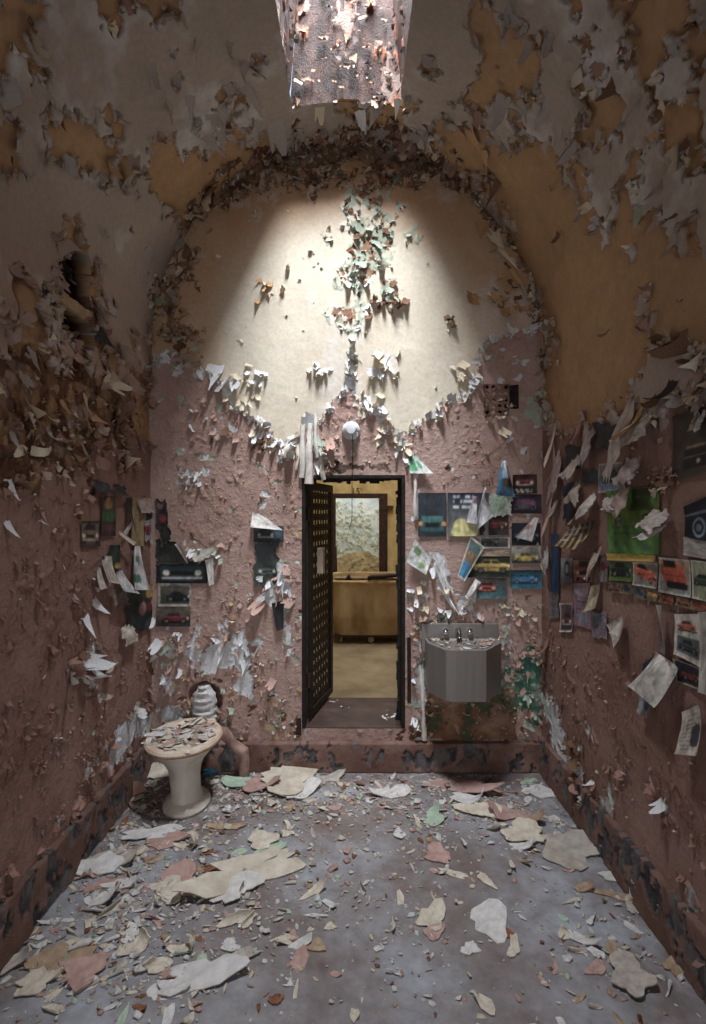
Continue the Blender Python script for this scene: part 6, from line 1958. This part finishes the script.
for lab, q, c_, t, bl in [
        ('long pale roll of lining paper hanging beside the vault edge', [(630, 404), (640, 400), (628, 474), (620, 470)], (186, 168, 152), 0.05, 0.04),
        ('broad cream sheet of lining hanging with a folded foot', [(646, 412), (658, 412), (658, 446), (634, 440)], (176, 158, 142), 0.08, 0.02),
        ('grey pink tongue of lining bent to a hook', [(588, 428), (600, 424), (594, 464), (588, 466)], (170, 150, 140), 0.03, 0.02),
        ('pale cream tongue of lining by the black scrap', [(574, 462), (586, 452), (582, 478), (571, 476)], (176, 160, 146), 0.05, 0.02),
        ('crumpled pale lining above the green poster', [(630, 460), (646, 460), (648, 486), (628, 482)], (170, 150, 142), 0.05, 0.03),
        ('long narrow lining strip next to the end wall corner', [(558, 450), (566, 456), (562, 498), (555, 500)], (180, 152, 146), 0.03, 0.02),
        ('pointed pale scrap under the narrow lining strip', [(558, 502), (562, 500), (558, 518), (554, 516)], (176, 160, 150), 0.03, 0.01),
        ('teardrop of pale lining left of the green poster', [(578, 484), (584, 482), (588, 504), (574, 502)], (170, 148, 138), 0.04, 0.03),
        ('white crumpled scrap above the tent magazine', [(592, 496), (600, 494), (601, 516), (584, 522)], (190, 178, 168), 0.06, 0.03),
        ('white crumpled scrap over the top of the green poster', [(607, 499), (622, 493), (628, 512), (618, 510)], (196, 186, 176), 0.05, 0.03),
        ('pale pink lining scrap over the green car roof', [(624, 486), (636, 484), (634, 518), (622, 508)], (176, 146, 134), 0.05, 0.02),
        ('white lining bow curling off right of the green poster', [(655, 512), (676, 510), (674, 532), (656, 526)], (192, 180, 170), 0.07, 0.02),
        ('white lining knob hanging below the bow', [(657, 526), (672, 526), (668, 541), (658, 538)], (196, 186, 178), 0.08, 0.03),
        ('grey pink lining piece high beside the brown truck poster', [(662, 398), (678, 396), (680, 416), (668, 418)], (168, 146, 132), 0.04, 0.02),
        ('pale hanging edge of lining at the brown truck poster', [(700, 415), (712, 410), (712, 432), (701, 430)], (176, 164, 152), 0.03, 0.01),
        ('pale curled leaf low by the blue strip', [(545, 560), (550, 548), (556, 566), (552, 574)], (186, 180, 172), 0.03, 0.02),
        ('cream curl of paper under the tent magazine', [(596, 552), (606, 548), (602, 574), (595, 584)], (176, 158, 140), 0.04, 0.02)]:
    clip('hanging_paper', lab, 'paper', 'right', q, page(c_, None, len(lab)), tilt=t, bulge=bl, off=0.016, torn=0.16, group=HW)
# ------------------------------------------------------------------ paint chips on the floor
rngg = random.Random(21)


def chip_mesh(name, n, elong, curl, th, rng, mat, jag=0.3):
    """shard of unit length: broken outline, rolled about one axis, with real thickness"""
    n = max(n, 8)
    ph = [rng.uniform(0, 6.28) for _ in range(4)]
    e = rng.choice((1.6, 2.4, 3.5))
    out = []
    for k in range(n):
        a = (k + rng.uniform(-0.4, 0.4)) * 2 * math.pi / n
        c, s = math.cos(a), math.sin(a)
        q = 1 / (abs(c) ** e + abs(s) ** e) ** (1 / e)
        r = 0.5 * q * (1 + jag * (0.5 * math.sin(2 * a + ph[0]) + 0.45 * math.sin(3 * a + ph[1]) + 0.3 * math.sin(5 * a + ph[2])) + rng.uniform(-0.5, 0.32) * jag)
        r = max(r, 0.14)
        out.append((r * c, r * s * elong))
    ca = rng.choice((0.0, math.pi / 2, rng.uniform(0, math.pi)))
    dx, dy = math.cos(ca), math.sin(ca)
    c0 = rng.uniform(-0.25, 0.1)

    def bend(x, y, lift):
        t, w = x * dx + y * dy, -x * dy + y * dx
        if t > c0 and curl > 0:                 # rolled up beyond a line
            R = 0.32 / (curl + 0.05)
            s = t - c0
            th_ = min(s / R, 3.6)
            tt, h = c0 + (R - lift) * math.sin(th_), R - (R - lift) * math.cos(th_)
        else:
            tt, h = t, lift + 0.10 * curl * (c0 - t) * (c0 - t)
        return (tt * dx - w * dy, tt * dy + w * dx, h)
    V, F = [], []
    for lift in (th, 0.0):
        V.append(bend(0, 0, lift))
        for f_ in (0.4, 0.72, 1.0):
            V += [bend(x * f_, y * f_, lift) for x, y in out]
    o2 = 1 + 3 * n
    for i in range(n):
        j = (i + 1) % n
        F.append((0, 1 + i, 1 + j))
        F.append((o2, o2 + 1 + j, o2 + 1 + i))
        for r_ in (0, 1):
            a0, a1 = 1 + r_ * n, 1 + (r_ + 1) * n
            F.append((a0 + i, a1 + i, a1 + j, a0 + j))
            F.append((o2 + a0 + i, o2 + a0 + j, o2 + a1 + j, o2 + a1 + i))
        b0 = 1 + 2 * n
        F.append((b0 + i, o2 + b0 + i, o2 + b0 + j, b0 + j))
    zmin = min(v[2] for v in V)
    V = [(x, y, z - zmin) for x, y, z in V]
    me = bpy.data.meshes.new(name)
    me.from_pydata(V, [], F)
    me.materials.append(mat)
    me.update()
    return me


CHIP = {}
for nm_, a, b_ in (('white', (176, 174, 172), (206, 204, 202)), ('cream', (172, 162, 146), (202, 194, 180)), ('grey', (148, 140, 132), (182, 174, 166)), ('pink', (150, 120, 112), (178, 148, 140)),
                   ('green', (140, 160, 142), (166, 184, 164)), ('tan', (138, 116, 96), (170, 148, 124)), ('rust', (92, 60, 46), (140, 92, 66))):
    CHIP[nm_] = mat_noise('chip_' + nm_, a, b_, 5, 0.8, 0, 0.12, 0.002)
VARS, VELONG, VCURL = {}, {}, {}
for nm_ in CHIP:
    VELONG[nm_] = [rngg.uniform(0.16, 0.75) for _ in range(12)]
    VCURL[nm_] = [rngg.choice((0.1, 0.4, 0.9, 1.6, 2.6)) for _ in range(12)]
    VARS[nm_] = [chip_mesh('paint_chip_' + nm_, rngg.choice((8, 9, 10)), VELONG[nm_][k], VCURL[nm_][k], 0.02, rngg, CHIP[nm_]) for k in range(12)]


def floor_z(x, y):
    return 0.004 * float(fbm(np.array([x]), np.array([y]), 0.5, 4, 301)[0]) - 0.004


# large sheets: (px, py, length px, depth/width ratio on the floor, turn in degrees, colour, curl, label, height)
SHEETS = [
    (248, 873, 108, 0.42, 24, 'cream', 0.06, 'largest ragged cream sheet of paint in the middle of the floor', 0.0),
    (232, 889, 52, 0.7, 10, 'white', 0.10, 'white curled end of the largest cream sheet', 0.02),
    (196, 978, 84, 0.42, 22, 'white', 0.05, 'broken white sheet near the bottom of the photograph', 0.0),
    (172, 990, 30, 0.7, 0, 'white', 0.05, 'rounded white piece at the end of the broken white sheet', 0.01),
    (288, 782, 56, 0.8, 20, 'cream', 0.08, 'cream sheet heaped between toilet and doorway', 0.035),
    (262, 786, 44, 0.6, -10, 'pink', 0.10, 'pink sheet heaped beside the cream sheet near the toilet', 0.02),
    (300, 792, 40, 0.6, 40, 'white', 0.10, 'white sheet tucked under the heap near the doorway', 0.01),
    (330, 778, 30, 0.5, 10, 'grey', 0.10, 'grey flake in front of the door step', 0.0),
    (238, 784, 30, 0.6, 10, 'green', 0.08, 'pale green flake beside the toilet heap', 0.02),
    (152, 834, 52, 0.32, 12, 'white', 0.12, 'long white board like chip in front of the toilet', 0.012),
    (166, 840, 44, 0.6, -8, 'pink', 0.08, 'pink sheet lying under the long white chip', 0.0),
    (178, 882, 44, 0.8, 20, 'pink', 0.08, 'pink sheet with white rim left of the largest cream sheet', 0.0),
    (168, 890, 40, 0.7, -20, 'cream', 0.08, 'cream flake under the pink sheet with white rim', 0.0),
    (194, 847, 40, 0.25, -8, 'cream', 0.5, 'rolled cream strip beyond the long white chip', 0.0),
    (228, 826, 34, 0.3, 4, 'tan', 0.3, 'tan strip right of the toilet foot', 0.0),
    (270, 848, 30, 0.6, 15, 'green', 0.1, 'pale green flake beyond the largest cream sheet', 0.0),
    (262, 842, 30, 0.6, -15, 'cream', 0.1, 'cream flake leaning on the pale green flake', 0.012),
    (490, 920, 40, 0.95, -15, 'white', 0.04, 'bright white pointed sheet right of the floor centre', 0.0),
    (470, 948, 18, 0.8, 30, 'white', 0.06, 'small white diamond chip below the bright white sheet', 0.0),
    (514, 948, 22, 0.45, 70, 'cream', 0.1, 'upright cream sliver right of the white diamond chip', 0.0),
    (432, 916, 34, 0.8, 40, 'cream', 0.1, 'mottled cream and green flake near the floor centre', 0.0),
    (434, 931, 24, 0.7, 20, 'pink', 0.1, 'pink flake below the mottled flake', 0.0),
    (630, 976, 44, 1.0, -25, 'grey', 0.06, 'large grey sheet leaning in the lower corner', 0.02),
    (612, 948, 28, 0.35, 60, 'tan', 0.15, 'tan sliver behind the large grey sheet', 0.0),
    (675, 966, 26, 0.6, 20, 'tan', 0.12, 'tan flake at the foot of the clipping wall', 0.0),
    (524, 834, 44, 0.6, -8, 'cream', 0.1, 'cream square sheet stacked by the crumpled sheet', 0.02),
    (522, 846, 28, 0.3, -6, 'white', 0.1, 'white strip below the cream square sheet', 0.0),
    (572, 848, 66, 0.85, -12, 'grey', 0.10, 'crumpled grey plastic like sheet by the clipping wall', 0.0),
    (536, 822, 34, 0.25, -8, 'tan', 0.2, 'narrow tan strip behind the cream square sheet', 0.02),
    (508, 814, 40, 0.5, 10, 'pink', 0.12, 'pink shard beyond the cream square sheet', 0.0),
    (480, 812, 44, 0.4, -20, 'cream', 0.2, 'rolled cream shard in front of the sink', 0.015),
    (470, 802, 40, 0.4, -24, 'white', 0.2, 'rolled white shard in front of the sink', 0.02),
    (460, 786, 66, 0.4, -18, 'pink', 0.12, 'long pinkish brown shard under the sink', 0.0),
    (546, 792, 46, 0.5, -8, 'white', 0.08, 'white sheet with a tail near the corner plinth', 0.0),
    (392, 792, 40, 0.5, 20, 'white', 0.12, 'white crumbling flake before the door step', 0.0),
    (434, 818, 30, 0.6, 40, 'green', 0.15, 'pale green twisted flake right of the floor centre', 0.0),
    (438, 854, 28, 0.7, -30, 'pink', 0.1, 'pink and white flake near the floor centre', 0.0),
    (454, 873, 26, 0.35, -25, 'cream', 0.15, 'cream sliver near the floor centre', 0.0),
    (486, 880, 22, 0.4, -50, 'cream', 0.15, 'small cream sliver right of the other sliver', 0.0),
    (586, 888, 22, 0.5, -12, 'tan', 0.15, 'tan chip on the bare grey floor', 0.0),
    (618, 896, 44, 0.2, -28, 'tan', 0.2, 'long tan strip near the clipping wall', 0.0),
    (632, 902, 36, 0.25, 70, 'grey', 0.2, 'grey strip standing against the clipping wall plinth', 0.0),
    (612, 876, 28, 0.4, -10, 'white', 0.12, 'white wedge at the foot of the clipping wall', 0.0),
    (584, 940, 30, 0.4, -40, 'white', 0.12, 'white flake left of the large grey sheet', 0.0),
    (596, 968, 24, 0.5, 10, 'pink', 0.12, 'pink flake touching the large grey sheet', 0.0),
    (58, 962, 60, 0.7, 25, 'tan', 0.08, 'broad tan sheet at the lower corner by the plinth', 0.0),
    (84, 974, 50, 0.6, 35, 'pink', 0.12, 'pinkish brown sheet over the broad tan sheet', 0.015),
    (36, 984, 44, 0.5, 25, 'cream', 0.25, 'cream curled sheet nearest the pink plinth', 0.01),
    (12, 965, 40, 0.4, 30, 'grey', 0.2, 'grey sheet against the pink plinth', 0.01),
    (156, 966, 38, 0.4, 6, 'cream', 0.6, 'cream rolled chip in the lower heap', 0.0),
    (136, 946, 30, 0.7, 50, 'cream', 0.3, 'cream chip beside the rolled chip in the lower heap', 0.0),
    (190, 948, 36, 0.35, 8, 'cream', 0.6, 'cream roll near the broken white sheet', 0.0),
    (230, 946, 18, 0.7, 0, 'white', 0.1, 'small white oval chip below the largest cream sheet', 0.0),
    (237, 920, 32, 0.4, 20, 'cream', 0.4, 'cream curled chip below the largest cream sheet', 0.0),
    (247, 922, 18, 0.5, 60, 'cream', 0.4, 'small cream roll right of the curled chip', 0.0),
    (100, 868, 40, 0.6, 20, 'white', 0.12, 'white flake by the plinth below the toilet', 0.01),
    (118, 858, 40, 0.6, -10, 'grey', 0.14, 'grey flake by the plinth below the toilet', 0.0),
    (104, 884, 44, 0.3, 32, 'pink', 0.12, 'long pink shard near the plinth', 0.0),
    (122, 884, 34, 0.5, 10, 'white', 0.15, 'white flake right of the long pink shard', 0.0),
    (106, 898, 38, 0.5, -4, 'white', 0.2, 'white curled flake below the long pink shard', 0.0),
    (130, 800, 26, 0.7, 25, 'cream', 0.2, 'cream flake piled behind the toilet foot', 0.02),
    (150, 776, 40, 0.5, 25, 'cream', 0.2, 'cream flake piled between plinth and toilet', 0.02),
    (316, 890, 30, 0.4, 40, 'cream', 0.2, 'cream sliver right of the largest cream sheet', 0.0),
    (316, 946, 22, 0.6, -30, 'tan', 0.15, 'tan chip in the lower middle of the floor', 0.0),
    (276, 1000, 14, 0.8, 10, 'rust', 0.2, 'rust coloured chip at the bottom of the photograph', 0.0),
]
for px, py, L, ratio, turn, colr, curl, lab, h in SHEETS:
    p = on_floor(px, py)
    sc = p.y / FPX
    n = 30 if L > 40 else 18
    me = chip_mesh('paint_sheet', n, ratio * 1.1, curl * (1.2 if L > 45 else 3.2), 0.004 / max(L * sc, 0.02), rngg, CHIP[colr], 0.33)
    o = new_obj('paint_sheet', me)
    s = L * sc
    o.scale = (s, s, s)
    o.rotation_euler = (rngg.uniform(-0.04, 0.04), rngg.uniform(-0.04, 0.04), math.radians(turn))
    o.location = (p.x, p.y, floor_z(p.x, p.y) + 0.002 + h * 0.5)
    tag(o, lab, 'paint sheet', 'large sheets of fallen paint')

# small chips: density read off the photograph
DENS = [(130, 880, 60, 60, 2.2), (60, 960, 60, 50, 2.2), (210, 850, 60, 50, 1.8), (150, 960, 70, 50, 1.6), (270, 790, 70, 24, 3.4), (240, 930, 70, 60, 1.2), (470, 800, 60, 26, 2.4), (550, 820, 50, 30, 1.4), (390, 790, 60, 25, 1.6),
        (330, 860, 60, 80, 0.7), (400, 940, 50, 60, 0.7), (600, 950, 70, 60, 0.9), (145, 790, 30, 24, 3.0), (110, 850, 30, 50, 2.0), (420, 830, 60, 40, 0.9), (640, 900, 30, 60, 0.8)]


def density(px, py):
    return 0.13 + sum(w * math.exp(-((px - cx) / rx) ** 2 - ((py - cy) / ry) ** 2) for cx, cy, rx, ry, w in DENS)


def rand_spot():
    while True:
        x, y = rngg.uniform(XL + 0.05, XR - 0.05), rngg.uniform(1.55, YB - 0.07)
        px, py = VPX + FPX * x / y, VPY + FPX * EYE / y
        if rngg.random() * 3.6 < density(px, py) and math.hypot(x - TX - 0.02, (y - TY + 0.02)) > 0.13:
            return x, y, px


PAL = ['white'] * 5 + ['cream'] * 5 + ['grey'] * 4 + ['pink'] * 4 + ['green'] + ['tan'] * 2 + ['white'] * 3 + ['rust']
cand = []
for k in range(5200):
    x, y, px = rand_spot()
    s = float(np.clip(rngg.lognormvariate(math.log(0.0175), 0.6), 0.005, 0.085))
    cand.append((s / y, s, x, y, rngg.choice(PAL)))
for k in range(130):
    x, y, px = rand_spot()
    s = rngg.uniform(0.05, 0.115)
    cand.append((s / y, s, x, y, rngg.choice(PAL)))
cand.sort(reverse=True)
MARKS = [((TX, TY), 'near the toilet foot'), ((SX, YB - 0.2), 'under the steel sink'), ((0.0, YB - 0.15), 'before the door step'), ((-0.45, 2.9), 'in the heap between toilet and doorway'), ((-0.55, 2.25), 'around the largest cream sheet'),
         ((-1.1, 2.3), 'along the plinth below the toilet'), ((-1.0, 1.75), 'in the lower heap by the pink plinth'), ((-0.5, 1.75), 'around the broken white sheet'), ((0.1, 2.3), 'on the bare middle of the floor'), ((0.1, 1.75), 'low in the middle of the floor'),
         ((0.55, 2.0), 'around the bright white pointed sheet'), ((0.75, 2.65), 'around the cream square sheet'), ((1.05, 2.2), 'along the plinth of the clipping wall'), ((0.95, 1.75), 'around the large grey sheet')]
for q, s, x, y, colr in cand[:255]:
    vi = rngg.randrange(12)
    o = new_obj('paint_chip', VARS[colr][vi])
    o.scale = (s, s, s * rngg.uniform(0.6, 1.0))
    o.rotation_euler = (rngg.uniform(-0.1, 0.1), rngg.uniform(-0.1, 0.1), rngg.uniform(0, 6.28))
    o.location = (x, y, floor_z(x, y) + 0.001)
    mk = min(MARKS, key=lambda m_: math.hypot(m_[0][0] - x, m_[0][1] - y))[1]
    cn = {'green': 'pale green', 'rust': 'rust brown'}.get(colr, colr)
    form = ('long narrow' if VELONG[colr][vi] < 0.42 else 'broad') + (' curled' if VCURL[colr][vi] > 0.8 else ' flat')
    szn = 'larger' if s > 0.075 else 'small'
    lab = '%s %s %s paint chip %s' % (szn, form, cn, mk)
    tag(o, lab, 'paint chip', lab + 's')
VV, FF, CC, off = [], [], [], 0
CCOL = {'white': lin((192, 190, 188)), 'cream': lin((190, 180, 160)), 'grey': lin((164, 156, 148)), 'pink': lin((164, 134, 126)), 'green': lin((152, 172, 152)), 'tan': lin((154, 132, 110)), 'rust': lin((116, 76, 56))}


def crumb(s, x, y, z, colr):
    global off
    n = 5
    a0 = rngg.uniform(0, 6.28)
    el = rngg.uniform(0.25, 0.9)
    ct_, st_ = math.cos(a0), math.sin(a0)
    top = []
    for k in range(n):
        aa = (k + rngg.uniform(-0.35, 0.35)) * 1.2566
        rr_ = s * 0.5 * rngg.uniform(0.55, 1.2)
        u0, v0 = math.cos(aa) * rr_, math.sin(aa) * rr_ * el
        top.append((u0 * ct_ - v0 * st_, u0 * st_ + v0 * ct_))
    t1, t2 = rngg.uniform(-0.3, 0.3), rngg.uniform(-0.3, 0.3)
    hh = 0.0015 + (abs(t1) + abs(t2)) * s * 0.4
    cz_ = rngg.uniform(-0.12, 0.05) * s
    V = [(x, y, z + hh + cz_)] + [(x + u, y + v, z + hh + t1 * u + t2 * v) for u, v in top] + [(x + u, y + v, z + hh - 0.0015 + t1 * u + t2 * v) for u, v in top]
    F = [(0, 1 + i, 1 + (i + 1) % n) for i in range(n)]
    for i in range(n):
        j = (i + 1) % n
        F += [(1 + i, 1 + n + i, 1 + n + j), (1 + i, 1 + n + j, 1 + j)]
    VV.extend(V)
    FF.extend([tuple(i + off for i in f_) for f_ in F])
    CC.extend([CCOL[colr]] * len(V))
    off += len(V)


for q, s, x, y, colr in cand[255:]:
    crumb(s, x, y, floor_z(x, y), colr)
o = new_obj('paint_crumbs', raw_mesh('paint_crumbs', np.array(VV), np.array(FF), np.array(CC), False, M_FLAKES))
tag(o, 'countless tiny paint crumbs scattered over the concrete floor', 'paint crumbs', kind='stuff')

# chips heaped in the toilet bowl and in the sink
for k in range(52):
    a, r = rngg.uniform(0, 6.28), math.sqrt(rngg.random()) * 0.96
    x, y = TX + 0.172 * r * math.cos(a), TY + 0.21 * r * math.sin(a)
    colr = rngg.choice(['white', 'cream', 'cream', 'cream', 'pink', 'grey', 'pink', 'white', 'white'] + (['green'] if k % 9 == 0 else []))
    o = new_obj('paint_chip', rngg.choice(VARS[colr]))
    s = rngg.uniform(0.06, 0.13)
    o.scale = (s, s, s * 0.6)
    o.rotation_euler = (rngg.uniform(-0.25, 0.25), rngg.uniform(-0.25, 0.25), rngg.uniform(-0.6, 0.9))
    o.location = (x, y, 0.361 + rngg.uniform(0, 0.02) * (1 - r))
    tag(o, colr.replace('green', 'pale green') + ' paint chip heaped ' + ('at the rim' if r > 0.72 else 'in the middle') + (' of the toilet bowl, front half' if y < TY else ' of the toilet bowl, wall side'), 'paint chip', colr + ' chips on the toilet ' + ('rim' if r > 0.72 else 'middle') + (' front' if y < TY else ' back'))
for k in range(54):
    while True:
        x, y = rngg.uniform(-0.2, 0.2), rngg.uniform(-0.285, -0.03)
        if y < -0.15 and abs(x) > 0.2 - (-0.15 - y) * 0.85:
            continue
        break
    colr = rngg.choice(['white', 'cream', 'white', 'tan', 'pink', 'white', 'rust'])
    o = new_obj('paint_chip', rngg.choice(VARS[colr]))
    s = rngg.uniform(0.02, 0.06) if k > 4 else rngg.uniform(0.08, 0.12)
    o.scale = (s, s * 0.8, s)
    o.rotation_euler = (rngg.uniform(-0.25, 0.25), rngg.uniform(-0.25, 0.25), rngg.uniform(0, 6.28))
    o.location = (SX + x, YB - 0.014 + y, 0.515 + HT - 0.010 + rngg.uniform(0, 0.012))
    tag(o, {'rust': 'rust brown'}.get(colr, colr) + ' paint chip lying in the steel sink', 'paint chip', colr + ' chips in the sink')
# chips on the door sill
for k in range(14):
    x, y = rngg.uniform(DX0 + 0.12, DX1 - 0.04), rngg.uniform(YB + 0.05, YF - 0.05)
    if k < 6:
        x, y = rngg.uniform(DX1 - 0.12, DX1 - 0.04), rngg.uniform(YB + 0.1, YB + 0.3)
    o = new_obj('paint_chip', rngg.choice(VARS['white']))
    s = rngg.uniform(0.012, 0.045)
    o.scale = (s, s, s)
    o.rotation_euler = (0, 0, rngg.uniform(0, 6.28))
    o.location = (x, y, DZ0)
    tag(o, 'white paint chip on the dark doorway sill', 'paint chip', 'chips on the sill')
# a crumpled blue wrapper behind the toilet foot
p = on_floor(208, 775)
me = chip_mesh('crumpled_wrapper', 12, 0.6, 1.4, 0.12, rngg, mat_noise('blue_plastic', (30, 80, 120), (90, 150, 170), 30, 0.4), 0.5)
o = new_obj('crumpled_wrapper', me)
o.scale = (0.09, 0.09, 0.12)
o.location = (p.x, p.y, 0.0)
tag(o, 'crumpled blue plastic wrapper behind the toilet foot', 'wrapper')
